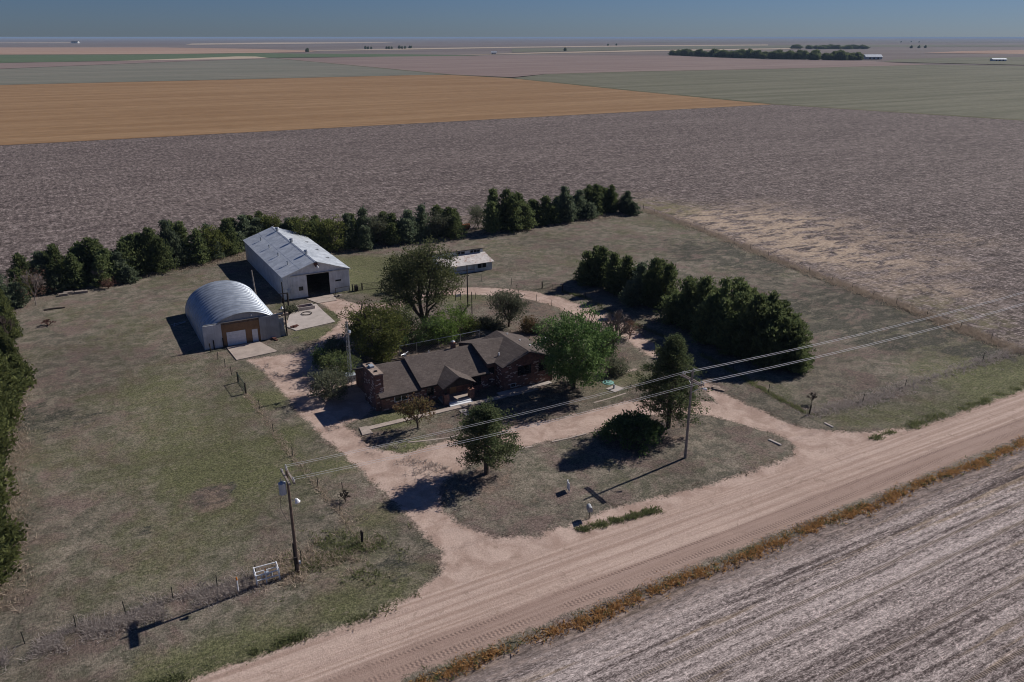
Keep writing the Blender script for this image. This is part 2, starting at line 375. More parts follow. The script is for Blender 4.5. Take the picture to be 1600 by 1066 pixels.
M['stoneblue'] = plain('blue_grey_panel', (.33, .37, .42), .6, .15, 2)

# ------------------------------------------------------------------ the ground round the farmstead
ROAD0, ROAD1 = 44.9, 52.6
WEST_DRIVE = [(14.91,52.50),(20.35,53.61),(23.73,55.46),(24.89,58.00),(24.55,62.21),(24.21,69.02),(23.27,76.33),(22.20,84.69),(21.42,93.00),(21.03,101.05),(20.63,108.81),(19.40,115.60),(23.67,115.26),(27.16,114.51),(30.26,114.92),(30.78,110.11),(28.67,100.45),(28.15,94.74),(29.59,90.58),(28.48,88.43),(25.24,87.99),(25.76,84.20),(25.94,81.32),(26.76,79.26),(29.57,77.16),(33.44,76.77),(33.33,71.03),(30.43,69.66),(28.51,66.90),(27.87,64.22),(28.38,60.82),(30.31,57.77),(33.80,55.46),(36.32,52.06),(25.36,49.85)]
FRONT_DRIVE = [(27.10,78.89),(29.31,77.48),(32.32,77.57),(35.50,77.62),(42.87,77.35),(49.47,76.29),(54.90,76.22),(60.02,76.24),(64.70,74.08),(68.06,71.75),(70.00,70.21),(70.17,67.90),(69.70,62.94),(67.49,66.22),(65.54,68.77),(62.22,71.05),(57.28,71.92),(49.85,71.11),(44.51,71.85),(39.94,72.07),(34.45,71.22),(30.48,69.94),(26.82,70.47)]
EAST_MOUTH = [(72.90,77.77),(72.69,72.90),(73.16,67.99),(73.56,61.80),(74.28,59.59),(77.08,56.66),(80.27,54.68),(84.86,53.48),(83.90,50.20),(67.84,51.42),(62.87,54.20),(67.95,55.19),(69.57,56.39),(70.23,58.77),(69.06,62.31),(67.49,66.22),(65.54,68.77),(68.06,71.75),(70.00,70.21),(71.24,73.95)]
EAST_LOOP = [(71.24,73.95),(72.81,78.34),(73.04,82.78),(72.69,87.86),(73.45,93.31),(74.91,99.91),(74.03,104.75),(73.11,110.25),(72.63,115.82),(70.50,121.31),(67.13,124.98),(62.81,128.30),(58.99,129.98),(53.60,129.44),(50.99,129.18),(46.00,125.80),(41.79,123.89),(37.44,119.10),(33.71,114.57),(30.45,113.89),(26.87,113.47),(23.24,114.32),(25.61,114.18),(28.46,115.62),(31.32,118.49),(33.35,121.05),(35.57,123.32),(37.22,126.07),(37.49,129.38),(37.31,134.72),(36.65,137.62),(35.46,140.89),(40.50,138.08),(42.54,132.64),(47.55,131.10),(52.15,132.01),(59.46,133.87),(64.80,132.31),(69.43,129.25),(73.73,124.49),(76.66,117.87),(77.62,110.95),(78.14,105.87),(77.95,99.27),(75.73,88.58),(74.75,81.27),(72.69,72.90)]
SHOULDER = [(30.26,57.68),(33.97,55.73),(36.21,55.82),(38.97,56.05),(43.39,56.22),(49.44,55.48),(54.26,54.98),(59.59,54.76),(64.35,54.67),(67.83,55.09),(65.51,51.14),(41.92,50.09),(30.33,54.28)]
YARD_SIDE = [(30.45,113.89),(34.13,108.24),(32.70,98.19),(30.09,90.30),(27.37,88.64),(23.23,94.13),(24.01,103.05)]
FIELD_EDGE = [(-300, 174.2), (-12, 173.6), (0, 176.2), (20, 180.6), (30, 181.4), (58, 178.0), (95, 177.2), (116, 179.6), (141.5, 178.6), (136.5, 146.), (128.9, 101.4), (125.2, 78.), (122.6, 61.), (300, 61.)]

def sdf_poly(pts, x, y):      # positive inside
    d = np.full(x.shape, 1e9); inside = np.zeros(x.shape, bool)
    n = len(pts)
    for i in range(n):
        ax, ay = pts[i]; bx, by = pts[(i + 1) % n]
        ex, ey = bx - ax, by - ay
        t = np.clip(((x - ax) * ex + (y - ay) * ey) / (ex * ex + ey * ey + 1e-9), 0, 1)
        d = np.minimum(d, np.hypot(x - ax - t * ex, y - ay - t * ey))
        c = ((ay <= y) != (by <= y))
        xi = ax + (y - ay) / np.where(abs(by - ay) < 1e-9, 1e-9, by - ay) * ex
        inside ^= c & (x < xi)
    return np.where(inside, d, -d)

def vnoise(x, y, s, seed):
    rg = np.random.default_rng(seed); T = rg.random((256, 256))
    u, v = x * s, y * s; i, j = np.floor(u).astype(int), np.floor(v).astype(int); f, g = u - i, v - j
    f = f * f * (3 - 2 * f); g = g * g * (3 - 2 * g)
    t = lambda a, b: T[a % 256, b % 256]
    return (t(i, j) * (1 - f) + t(i + 1, j) * f) * (1 - g) + (t(i, j + 1) * (1 - f) + t(i + 1, j + 1) * f) * g

# (x, y, radius, amount): how green the grass is, where weeds are dark, where soil shows
GREEN = [(*(7.85,90.89), 14, .22), (*(4.41,72.25), 9, .30), (*(11.83,81.93), 8, .25), (*(9.52,101.80), 8, .18), (*(7.73,112.15), 9, .2), (*(9.26,86.63), 9, .2), (*(8.70,135.17), 8, .12), (*(-3.90,118.65), 9, .08),
         (*(18.88,99.92), 3.2, .6), (*(18.50,88.63), 3.2, .45), (*(20.88,78.48), 3., .42), (*(22.09,67.45), 3.4, .4), (*(19.35,109.53), 3, .45),
         (*(18.24,62.17), 5, .25), (*(14.49,54.52), 2.6, .5), (*(9.38,53.45), 2.6, .55), (*(5.52,53.98), 2.6, .5), (*(2.14,53.56), 2.6, .5), (*(-0.95,54.10), 2.6, .4), (*(19.32,55.17), 3, .45), (*(12.50,55.18), 3, .25), (*(7.40,55.82), 3, .2),
         (*(32.99,86.54), 2.4, .75), (*(30.43,78.27), 1.6, .9), (*(29.74,85.88), 2, .6), (*(28.79,79.18), 1.4, .7),
         (*(51.23,150.02), 8, .85), (*(52.22,160.72), 6, .75), (*(58.44,154.32), 7, .55), (*(46.04,142.80), 4, .8), (*(49.59,138.45), 4, .6),
         (*(37.04,126.55), 2.2, .95), (*(37.13,131.15), 2, .95), (*(32.35,121.95), 2.6, .85), (*(29.66,121.74), 2.4, .8), (*(37.79,138.28), 1.4, .8), (*(30.23,138.26), 3, .4),
         (*(49.38,58.62), 4, .35), (*(56.53,58.56), 4, .4), (*(63.89,58.15), 4, .4), (*(43.66,58.86), 3, .2),
         (*(86.50,55.59), 5, .55), (*(94.72,54.18), 5, .5), (*(111.51,56.71), 8, .55), (*(104.36,53.30), 5, .5), (*(80.12,58.13), 4, .5), (*(79.69,67.09), 6, .3),
         (*(112.81,64.26), 12, .3), (*(131.82,150.92), 14, .2), (*(88.78,152.91), 14, .16), (*(61.76,124.88), 5, .45), (*(58.33,128.56), 4, .4), (*(74.00,118.04), 4, .3),
         (*(60.45,82.68), 4, .35), (*(67.28,81.43), 4, .2), (*(76.03,108.62), 4, .2), (*(50.21,93.62), 3, .3), (*(18.17,158.38), 14, .08), (*(10.42,141.43), 8, .12), (*(-3.84,149.40), 8, .12)]
DARK = [(*(111.53,88.78), 13, 1.), (*(110.03,80.28), 8, .8), (*(124.22,133.10), 14, .75), (*(126.49,125.34), 14, .7), (*(126.91,107.72), 13, .7), (*(135.19,157.40), 12, .5),
        (*(120.84,87.62), 10, .6), (*(113.39,73.27), 9, .6), (*(123.30,71.12), 10, .7), (*(90.69,65.78), 5, .5), (*(117.84,61.45), 8, .6), (*(100.00,60.58), 5, .5),
        (*(-6.80,105.70), 5, .9), (*(-7.81,111.48), 5, .6), (*(2.10,135.47), 4, .8), (*(-6.31,143.56), 6, .5), (*(-0.64,155.52), 8, .4), (*(-4.05,113.89), 16, .2), (*(-1.92,86.53), 16, .16), (*(-7.94,81.62), 10, .18),
        (*(7.98,79.23), 3.0, 1.0), (*(1.04,75.35), 2, .7), (*(20.31,57.69), 3.2, .8), (*(23.88,60.17), 2.4, .7), (*(16.14,63.34), 4, .5), (*(-8.03,59.99), 6, .35), (*(-1.91,58.13), 5, .35),
        (*(16.58,104.74), 3, .4), (*(17.15,89.38), 3, .5), (*(29.64,73.59), 3.2, .85), (*(24.56,119.68), 3, .5), (*(28.04,117.73), 4, .6), (*(81.57,127.87), 8, .3), (*(82.56,159.79), 7, .6), (*(83.48,149.38), 8, .3)]
BARE = [(*(7.68,78.25), 2.5, 1.0), (*(25.40,92.92), 3, .3), (*(34.58,64.65), 5, .35), (*(57.01,67.11), 3, .85), (*(61.28,68.66), 3, .8), (*(34.92,68.23), 2.6, .6),
        (*(55.02,80.88), 6, .4), (*(67.61,89.52), 6, .35), (*(60.08,93.73), 8, .5), (*(63.27,104.67), 5, .6), (*(54.20,103.12), 6, .5), (*(46.39,102.86), 8, .6), (*(40.82,104.49), 6, .6), (*(29.52,97.51), 3, .9),
        (*(-7.53,177.67), 8, .5), (*(2.23,169.72), 7, .4), (*(-11.59,161.64), 6, .5), (*(36.84,82.32), 3, .5), (*(26.72,82.16), 3, .5), (*(43.82,78.42), 4, .5), (*(71.06,115.45), 8, .35), (*(64.08,119.34), 8, .4),
        (*(-11.13,101.50), 3, .6), (*(-10.61,79.45), 3, .6), (*(22.09,67.45), 2, .2), (*(87.59,67.52), 6, .2)]

def blob(L, x, y):
    a = np.zeros(x.shape)
    for bx, by, r, k in L: a += k * np.exp(-((x - bx) ** 2 + (y - by) ** 2) / (r * r))
    return a

def dirt_sdf(x, y):
    d = np.minimum(y - ROAD0, ROAD1 - y)
    for P in (WEST_DRIVE, FRONT_DRIVE, EAST_MOUTH, EAST_LOOP, YARD_SIDE, SHOULDER): d = np.maximum(d, sdf_poly(P, x, y))
    return d

def green_at(x, y): return np.clip(.13 + 1.35 * blob(GREEN, x, y) - .58 * np.exp(-((x - 60) ** 2 / 900 + (y - 65) ** 2 / 110)) - .35 * np.exp(-((x - 45) ** 2 / 300 + (y - 62) ** 2 / 60)), 0, 1.2)

STEP = .5
gx = np.arange(-45, 215 + STEP, STEP); gy = np.arange(42.5, 184 + STEP, STEP)
XX, YY = np.meshgrid(gx, gy); nxg, nyg = len(gx), len(gy)
FIELD_POLY = FIELD_EDGE + [(300, 400), (-300, 400)]
fs = sdf_poly(FIELD_POLY, XX, YY)
fs = np.where(YY < 44.6, np.maximum(fs, 43.6 - YY), fs)
ds = dirt_sdf(XX, YY)
rd = np.clip((np.minimum(YY - ROAD0, ROAD1 - YY) + 1.2) / 1.2, 0, 1)
grn = green_at(XX, YY); drk = np.clip(blob(DARK, XX, YY), 0, 1); bare = np.clip(blob(BARE, XX, YY), 0, 1)
ZZ = .05 + .05 * vnoise(XX, YY, .35, 3) + .04 * vnoise(XX, YY, 1.1, 4)
ZZ += .10 * np.exp(-((YY - 45.0) / .5) ** 2) + .07 * np.exp(-((YY - 52.4) / .6) ** 2) - .04 * np.clip(ds / 2, 0, 1)
ZZ += .05 * np.clip(-ds / 1.0, 0, 1)
ZZ = np.where(YY < 44.1, -.02 + np.clip(YY - 43.3, 0, 1) * .12, ZZ)
for P in ([(17.4, 115.8), (24.6, 116.3), (23., 123), (17.4, 123)], [(29.14,124.44),(36.07,125.60),(35.97,132.21),(36.03,136.70),(32.92,136.35),(30.15,132.70),(28.24,127.42)], [(35.35,140.51),(40.45,141.02),(40.04,137.02),(37.15,136.92),(36.43,136.89)], [(25.8, 83.5), (55, 83.7), (55, 88.8), (25.8, 87)]):
    ZZ = np.where(sdf_poly(P, XX, YY) > -.7, .04, ZZ)
VV = np.stack([XX, YY, ZZ], -1).reshape(-1, 3)
ii = (np.arange(nyg - 1)[:, None] * nxg + np.arange(nxg - 1)[None]).ravel()
QU = np.stack([ii, ii + 1, ii + nxg + 1, ii + nxg], 1)
cen = lambda A: .25 * (A[:-1, :-1] + A[1:, :-1] + A[:-1, 1:] + A[1:, 1:]).ravel()
cf, cdt, cy = cen(fs), cen(ds), cen(YY)
cls_road = (cy > ROAD0 - .3) & (cy < ROAD1 + .2)
cls_drive = (cdt > 0) & ~cls_road
cls_grass = (cf < 1.6) & ~cls_road & ~cls_drive
def sub_ground(name, sel):
    F = QU[sel]; u, inv = np.unique(F, return_inverse=True)
    at = {k: ('POINT', a.ravel()[u]) for k, a in (('dirt', ds), ('field', fs), ('green', grn), ('dark', drk), ('bare', bare), ('road', rd))}
    o = link(name, arrmesh(name, VV[u], inv.reshape(-1, 4), M['ground'], at, True)); tag(o, kind='structure'); return o
sub_ground('dirt_road', cls_road); sub_ground('dirt_driveway', cls_drive); sub_ground('grass_ground', cls_grass)

# ------------------------------------------------------------------ fields out to the horizon
def field(name, pts, z, mat):
    o = MB().poly([(p[0], p[1], z) for p in pts]).build(name, M[mat]); tag(o, kind='structure'); return o
# dark stubble behind the farmstead: one coarse grid
fx = np.concatenate([np.arange(-600, -60, 30), np.arange(-60, 260, 4), np.arange(260, 470, 15)]); fy = np.concatenate([np.arange(54, 240, 4), np.linspace(244, 427.3, 16)])
FX, FY = np.meshgrid(fx, fy)
edge_x = np.interp(FY, [54, 272.8, 428], [520, 492, 455])
FX = np.where(FX > 259, 260 + (FX - 260) / 195. * (edge_x - 260), FX)
pale = np.clip(blob([(150, 165, 10, .7), (150, 150, 14, 1.), (147, 132, 12, 1.), (160, 148, 12, .8), (143, 115, 11, .8), (152, 120, 8, .6), (137, 92, 9, .6), (160, 100, 8, .5), (172, 140, 12, .5), (168, 120, 10, .5), (185, 112, 10, .4), (150, 105, 8, .5), (145, 84, 6, .5), (150, 190, 9, .3), (175, 165, 9, .35), (15, 192, 6, .5), (70, 184, 8, .4), (95, 185, 8, .4)], FX, FY), 0, 1)
grs = np.clip(blob([(148, 172, 8, .9), (146, 183, 6, .5), (134, 84, 6, .5), (131, 72, 6, .6)], FX, FY), 0, 1)
jj = (np.arange(len(fy) - 1)[:, None] * len(fx) + np.arange(len(fx) - 1)[None]).ravel()
tag(link('stubble_field', arrmesh('stubble_field', np.stack([FX, FY, np.full(FX.shape, -.03)], -1).reshape(-1, 3), np.stack([jj, jj + 1, jj + len(fx) + 1, jj + len(fx)], 1), M['stubble'], {'pale': ('POINT', pale), 'grassy': ('POINT', grs)})), kind='structure')
field('pale_stubble_field', [(-400, -200), (600, -200), (600, 44.4), (-400, 44.4)], .03, 'near')
field('stubble_field', [(-30000, 54), (-600, 54), (-600, 427.3), (-30000, 427.3)], -.03, 'stubble')

E1 = [(454.84,428.53),(460.00,590.90),(478.55,856.27),(452.72,977.29)]
field('orange_field', [(-9000, 428.3), (454, 428.3)] + E1[1:] + [(404.39,987.58),(-37.85,984.81)] + [(-9000, 985)], -.03, 'orange')
field('grey_green_field', [(-37.97,988.83),(406.47,992.63),(455.86,984.06),(460.22,1343.94),(464.99,1921.84),(268.82,1796.67),(-52.60,1484.68)] + [(-2500, 1370), (-2500, 990)], -.04, 'greygreen')
field('mauve_field', [(-52.96,1496.78),(271.06,1811.28),(469.27,1939.34),(435.30,1978.58),(158.10,1874.41),(-62.85,1831.88)] + [(-2500, 1900), (-2500, 1380)], -.05, 'mauve')
field('mauve_field', [(470.36,1932.06),(464.14,1348.91),(458.89,986.68),(491.73,879.85),(569.34,933.66),(735.75,947.60),(955.93,921.03),(1350.90,932.45),(1465.09,1154.67),(1349.79,1303.33),(1436.84,1720.27),(1093.58,1956.73),(743.30,1974.92)], -.05, 'mauve')
field('khaki_field', [(483.67,862.34),(463.21,593.21),(457.41,429.78),(493.37,273.68)] + [(520, 54), (3000, 54)] + [(1513.08,755.52),(1436.60,816.27),(1338.42,923.76),(948.28,913.61),(728.86,938.69),(565.39,927.16)], -.04, 'khaki')
field('green_field', [(-63.39,1850.26),(159.91,1894.95),(440.76,2003.11),(808.92,1970.17),(1030.95,1982.68),(905.78,2205.44),(570.86,2587.70),(219.29,2569.02),(-88.52,2701.76)] + [(-3500, 2700), (-3500, 1920)], -.1, 'strip_green')
field('sand_field', [(135.50,1887.04),(286.93,1915.04),(462.28,1970.34),(471.79,2142.52),(433.22,2180.13),(306.62,2043.70)], -.04, 'strip_sand')
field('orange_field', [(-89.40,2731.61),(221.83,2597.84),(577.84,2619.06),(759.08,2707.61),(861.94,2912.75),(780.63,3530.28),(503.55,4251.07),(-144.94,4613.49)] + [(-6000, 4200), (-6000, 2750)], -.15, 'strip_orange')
field('sand_field', [(822.78,5665.88),(1394.96,5904.76),(2547.25,6750.54),(3048.17,7731.17),(1786.59,7556.77),(1010.65,6645.35)], -.2, 'strip_sand')
field('sand_field', [(696.40,2868.71),(1257.36,3059.42),(1860.99,3329.85),(2737.12,3536.46),(3700.39,3584.92),(4112.47,3984.91),(3053.90,3946.24),(2044.26,3657.76),(1386.08,3372.07),(895.41,3025.35)], -.2, 'strip_sand')
field('sand_field', [(952.88,2053.65),(1305.61,2142.64),(1760.95,2273.74),(2711.37,2451.22),(2951.34,2668.83),(1933.57,2497.03),(1399.47,2296.75)], -.2, 'strip_sand')
field('khaki_field', [(1311.18,2346.09),(1982.12,2559.83),(3097.50,2801.36),(4046.33,2635.24),(4326.48,2478.67),(5410.19,3102.07),(4359.64,3689.20),(2610.68,3372.91),(1736.37,3106.86)], -.2, 'khaki')
field('khaki_field', [(1440.42,1090.81),(1486.42,844.93),(1534.73,817.94),(2192.43,1172.93),(1892.29,1227.34),(1632.76,1205.39)], -.1, 'khaki')
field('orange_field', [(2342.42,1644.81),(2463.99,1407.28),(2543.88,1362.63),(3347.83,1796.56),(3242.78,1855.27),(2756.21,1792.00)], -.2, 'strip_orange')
field('sand_field', [(-241.28,7877.75),(247.99,7686.89),(278.51,8603.77),(-265.65,8703.73)], -.3, 'strip_sand')
field('khaki_field', [(4675.09,6043.32),(6543.63,5541.26),(7552.40,4334.37),(8898.83,5108.90),(7479.62,6335.00),(5371.27,6943.87)], -.35, 'khaki')
mg = MB()                                    # grassy margin along the field road
def margin(name, pts, wdt):
    m = MB()
    for (a, b) in zip(pts[:-1], pts[1:]):
        d = Vector((b[0] - a[0], b[1] - a[1])).normalized(); q = Vector((-d.y, d.x)) * wdt
        m.poly([(a[0] - q.x, a[1] - q.y, .0), (b[0] - q.x, b[1] - q.y, .0), (b[0] + q.x, b[1] + q.y, .0), (a[0] + q.x, a[1] + q.y, .0)])
    tag(m.build(name, M['hedge']), kind='structure')
margin('field_margin', [(468.92,1926.23),(463.10,1345.90),(457.30,983.26),(481.37,858.25),(460.99,590.35),(455.64,428.08),(491.83,272.80)], 3.5)
margin('field_margin', [(567.36,930.40),(732.98,944.01),(952.09,917.31),(1344.63,928.09),(1436.60,816.27)], 4.)
field('plain', [(-70000, -400), (70000, -400), (70000, 70000), (-70000, 70000)], -.9, 'strip_purple')

# ------------------------------------------------------------------ foliage generators
def cards(rng, P, D, size, aspect, jit):
    """diamond leaf sprays at P, long axis near D"""
    n = len(P)
    t = D + rng.normal(0, jit, (n, 3)); t /= np.linalg.norm(t, axis=1)[:, None] + 1e-9
    q = rng.normal(0, 1, (n, 3)); b = np.cross(t, q); b /= np.linalg.norm(b, axis=1)[:, None] + 1e-9
    L = (size * rng.uniform(.6, 1.4, n))[:, None]; W = L / aspect
    V = np.stack([P - t * L * .5, P + b * W * .5, P + t * L * .5, P - b * W * .5], 1).reshape(-1, 3)
    return V, np.arange(4 * n).reshape(-1, 4)

def foliage_mesh(name, rng, cl, dirs, per, spread, size, aspect, jit, mat, tv=.5):
    cl = np.asarray(cl); dirs = np.asarray(dirs); n = len(cl)
    P = np.repeat(cl, per, 0) + rng.normal(0, 1, (n * per, 3)) * np.asarray(spread)
    P[:, 2] = np.maximum(P[:, 2], .05)
    D = np.repeat(dirs, per, 0)
    V, F = cards(rng, P, D, size, aspect, jit)
    t = np.clip(np.repeat(rng.uniform(0, 1, n), per) * tv + rng.uniform(0, 1, n * per) * (1 - tv), 0, 1)
    return arrmesh(name, V, F, M[mat], {'tint': ('FACE', t)})

def cedar_meshes(seed, h=8., r=2.5, mat='cedar', leaders=1, nb=300, lean=0., low=.02, power=.75, size=.46, per=9):
    rng = np.random.default_rng(seed); cl = []; dr = []
    tr = MB()
    for L in range(leaders):
        hh = h * (1 if L == 0 else rng.uniform(.55, .95)); ox, oy = (0, 0) if L == 0 else rng.normal(0, r * .45, 2)
        rr = r * (1 if leaders == 1 else .72)
        tr.tube((ox * .4, oy * .4, -.1), (ox, oy, hh * .85), .16, .04, 6)
        lob = rng.uniform(.72, 1.22, 9)
        for i in range(nb // leaders):
            z = low + (1 - low) * rng.uniform(0, 1) ** 1.15; a = rng.uniform(0, 2 * math.pi)
            prof = rr * min(1., (1 - z) ** power * 1.05 + .05) * (.62 + .38 * min(1, z / .12))
            ln = prof * lob[int(a / 2 / math.pi * 9) % 9] * rng.uniform(.65, 1.18)
            up = rng.uniform(.15, .55)
            for f in (.3, .62, .9):
                if rng.uniform() < .25 and f < .5: continue
                cl.append((ox + math.cos(a) * ln * f + lean * z, oy + math.sin(a) * ln * f, z * hh + up * ln * f * .6))
                dr.append((math.cos(a) * .75, math.sin(a) * .75, .55 + z * .6))
    A = np.array(cl); A[:, 2] *= (h - size * .4) / np.percentile(A[:, 2], 99.3)
    q = np.percentile(np.hypot(A[:, 0], A[:, 1]), 93); A[:, :2] *= (r - size * .3) / q; cl = A
    return tr.mesh('trunk', M['bark']), foliage_mesh('crown', rng, cl, dr, per, (size * .55, size * .55, size * .42), size, 2.1, .55, mat)

def pine_meshes(seed, h, r, mat='pine', low=.18, pk=.42, ex=2., nb=110):
    rng = np.random.default_rng(seed); cl = []; dr = []; tr = MB()
    tr.tube((0, 0, -.1), (0, 0, h * .5), .30, .2, 8, False); tr.tube((0, 0, h * .5), (.1, .05, h * .95), .2, .05, 8)
    for i in range(nb):
        z = low + (1 - low) * (i + .5) / nb; a = i * 2.4 + rng.normal(0, .4)
        prof = r * (1 - ((z - pk) / (1.02 - pk)) ** ex * .94 if z > pk else .72 + .28 * (z - low) / (pk - low))
        ln = max(.35, prof * rng.uniform(.55, 1.12)); up = rng.uniform(-.05, .45)
        p0 = Vector((0, 0, z * h)); p1 = Vector((math.cos(a) * ln, math.sin(a) * ln, z * h + up * ln))
        tr.tube(p0, p1, .06, .015, 4, False)
        for f in (.45, .7, .92, 1.05):
            for k in range(2):
                c = p0.lerp(p1, f) + Vector(rng.normal(0, .24, 3))
                cl.append(c); dr.append(((p1 - p0).normalized() + Vector((0, 0, .5))))
    return tr.mesh('trunk', M['bark']), foliage_mesh('crown', rng, cl, dr, 19, (.24, .24, .15), .25, 2.2, .8, mat, .8)

def leafy_meshes(seed, h, r, mat, bark='bark', trunk=.22, tr_r=.25, nl=7, levels=4, spread=.55, per=9, size=.32, clump=.38, fill=0, crown_c=.6, crown_h=.42, upness=.8, nsub=3):
    """branching skeleton with leaf clumps at the twigs; fill adds clumps through an uneven ellipsoid crown"""
    rng = np.random.default_rng(seed); T = MB(); tips = []
    def grow(p, d, ln, rad, lev):
        q = p + d * ln; mid_ = p.lerp(q, .5) + Vector(rng.normal(0, ln * .05, 3))
        T.tube(p, mid_, rad, rad * .82, 6 if lev < 2 else 4, False); T.tube(mid_, q, rad * .82, rad * .62, 6 if lev < 2 else 4, False)
        if lev >= levels: tips.append((q, d)); return
        if lev >= levels - 1: tips.append((mid_, d)); tips.append((q, d))
        for k in range(nsub if lev else nl):
            ax = Vector(rng.normal(0, 1, 3)).cross(d).normalized()
            ang = rng.uniform(.3, 1.) * spread * (1.25 if lev == 0 else 1)
            e = (Matrix.Rotation(ang, 3, ax) @ d + Vector((0, 0, .18 * upness))).normalized()
            grow(q if lev else p.lerp(q, rng.uniform(.7, 1.)), e, ln * rng.uniform(.6, .85) if lev else h * (1 - trunk) * rng.uniform(.30, .42), rad * (.5 if lev == 0 else .6), lev + 1)
    grow(Vector((0, 0, -.1)), Vector((rng.normal(0, .04), rng.normal(0, .04), 1)).normalized(), h * trunk + .1, tr_r, 0)
    cl = [t[0] for t in tips]; dr = [tuple(t[1] + Vector((0, 0, .2))) for t in tips]
    if cl:
        A = np.array([tuple(c) for c in cl]); mx = np.percentile(A[:, 2], 97); s = h * .95 / mx
        for v in range(len(T.v)): T.v[v] = (T.v[v][0] * s, T.v[v][1] * s, T.v[v][2] * s)
        A *= s; rad = np.percentile(np.hypot(A[:, 0], A[:, 1]), 92); k = r / rad
        A[:, :2] *= k; cl = [tuple(a) for a in A]; T.v = [(v[0] * (1 + (k - 1) * min(1, v[2] / (h * .4))), v[1] * (1 + (k - 1) * min(1, v[2] / (h * .4))), v[2]) for v in T.v]
    lob = rng.uniform(.74, 1.14, (6, 10))
    for i in range(fill):
        u = rng.uniform(-1, 1); a = rng.uniform(0, 2 * math.pi); rr = rng.uniform(.45, 1.) ** .6 * lob[int((u + 1) * 2.99), int(a / 2 / math.pi * 9.99)]
        s_ = math.sqrt(1 - u * u)
        cl.append((math.cos(a) * s_ * rr * r, math.sin(a) * s_ * rr * r, h * (crown_c + crown_h * u * rr))); dr.append((math.cos(a) * s_, math.sin(a) * s_, u + .3))
    return T.mesh('trunk', M[bark]), foliage_mesh('crown', rng, cl, dr, per, (clump, clump, clump * .8), size, 1.7, .9, mat, .85)

def bare_meshes(seed, h, r, mat='deadwood', levels=5, tr_r=.13, trunk=.3):
    rng = np.random.default_rng(seed); T = MB()
    def grow(p, d, ln, rad, lev):
        q = p + d * ln; T.tube(p, q, rad, rad * .6, 5 if lev < 2 else 3, False)
        if lev >= levels: return
        for k in range(4 if lev == 0 else 3):
            ax = Vector(rng.normal(0, 1, 3)).cross(d).normalized()
            e = (Matrix.Rotation(rng.uniform(.25, .85), 3, ax) @ d + Vector((0, 0, .2))).normalized()
            grow(p.lerp(q, rng.uniform(.55, 1.)), e, ln * rng.uniform(.6, .82), max(.03 if h > 5 else .012, rad * .55), lev + 1)
    grow(Vector((0, 0, -.1)), Vector((0, 0, 1)), h * trunk, tr_r, 0)
    A = np.array(T.v); s = h / A[:, 2].max(); T.v = [(v[0] * s * r, v[1] * s * r, v[2] * s) for v in T.v]
    return T.mesh('limb', M[mat])

def plant(name, label, cat, meshes, x, y, sx=1., sz=1., rz=0., group=None):
    t = thing(name, label, cat, (x, y, .04), rz, group); t.scale = (sx, sx, sz)
    link('trunk', meshes[0], t); link('crown', meshes[1], t); return t

def tufts(rng, P, hgt, per, spread, mat, tint=None, wid=.05):
    """upright blades round the points P, returned as one mesh"""
    n = len(P); B = np.repeat(P, per, 0); B[:, :2] += rng.normal(0, spread, (n * per, 2))
    a = rng.uniform(0, 2 * math.pi, n * per); H = hgt * rng.uniform(.5, 1.3, n * per); W = wid * rng.uniform(.6, 1.5, n * per)
    lean = rng.normal(0, .75, (n * per, 2)) * H[:, None]; H *= .8
    dx, dy = np.cos(a) * W, np.sin(a) * W
    z0 = B[:, 2] - .02
    V = np.stack([np.stack([B[:, 0] - dx, B[:, 1] - dy, z0], 1), np.stack([B[:, 0] + dx, B[:, 1] + dy, z0], 1),
                  np.stack([B[:, 0] + lean[:, 0] + dx * .3, B[:, 1] + lean[:, 1] + dy * .3, z0 + H], 1), np.stack([B[:, 0] + lean[:, 0] - dx * .3, B[:, 1] + lean[:, 1] - dy * .3, z0 + H], 1)], 1).reshape(-1, 3)
    t = rng.uniform(0, 1, n * per) if tint is None else np.clip(np.repeat(tint, per) + rng.normal(0, .25, n * per), 0, 1)
    return V, np.arange(4 * n * per).reshape(-1, 4), t
def stuff_tufts(name, rng, P, hgt, per, spread, mat, tint=None, wid=.05):
    V, F, t = tufts(rng, np.asarray(P, float), hgt, per, spread, mat, tint, wid)
    o = link(name, arrmesh(name, V, F, M[mat], {'tint': ('FACE', t)})); tag(o, kind='stuff'); return o

ORD = ['first', 'second', 'third', 'fourth', 'fifth', 'sixth', 'seventh', 'eighth', 'ninth', 'tenth', 'eleventh', 'twelfth', 'thirteenth', 'fourteenth', 'fifteenth', 'sixteenth', 'seventeenth', 'eighteenth', 'nineteenth', 'twentieth',
       'twenty-first', 'twenty-second', 'twenty-third', 'twenty-fourth', 'twenty-fifth', 'twenty-sixth', 'twenty-seventh', 'twenty-eighth', 'twenty-ninth', 'thirtieth', 'thirty-first', 'thirty-second', 'thirty-third', 'thirty-fourth', 'thirty-fifth', 'thirty-sixth', 'thirty-seventh', 'thirty-eighth', 'thirty-ninth', 'fortieth']

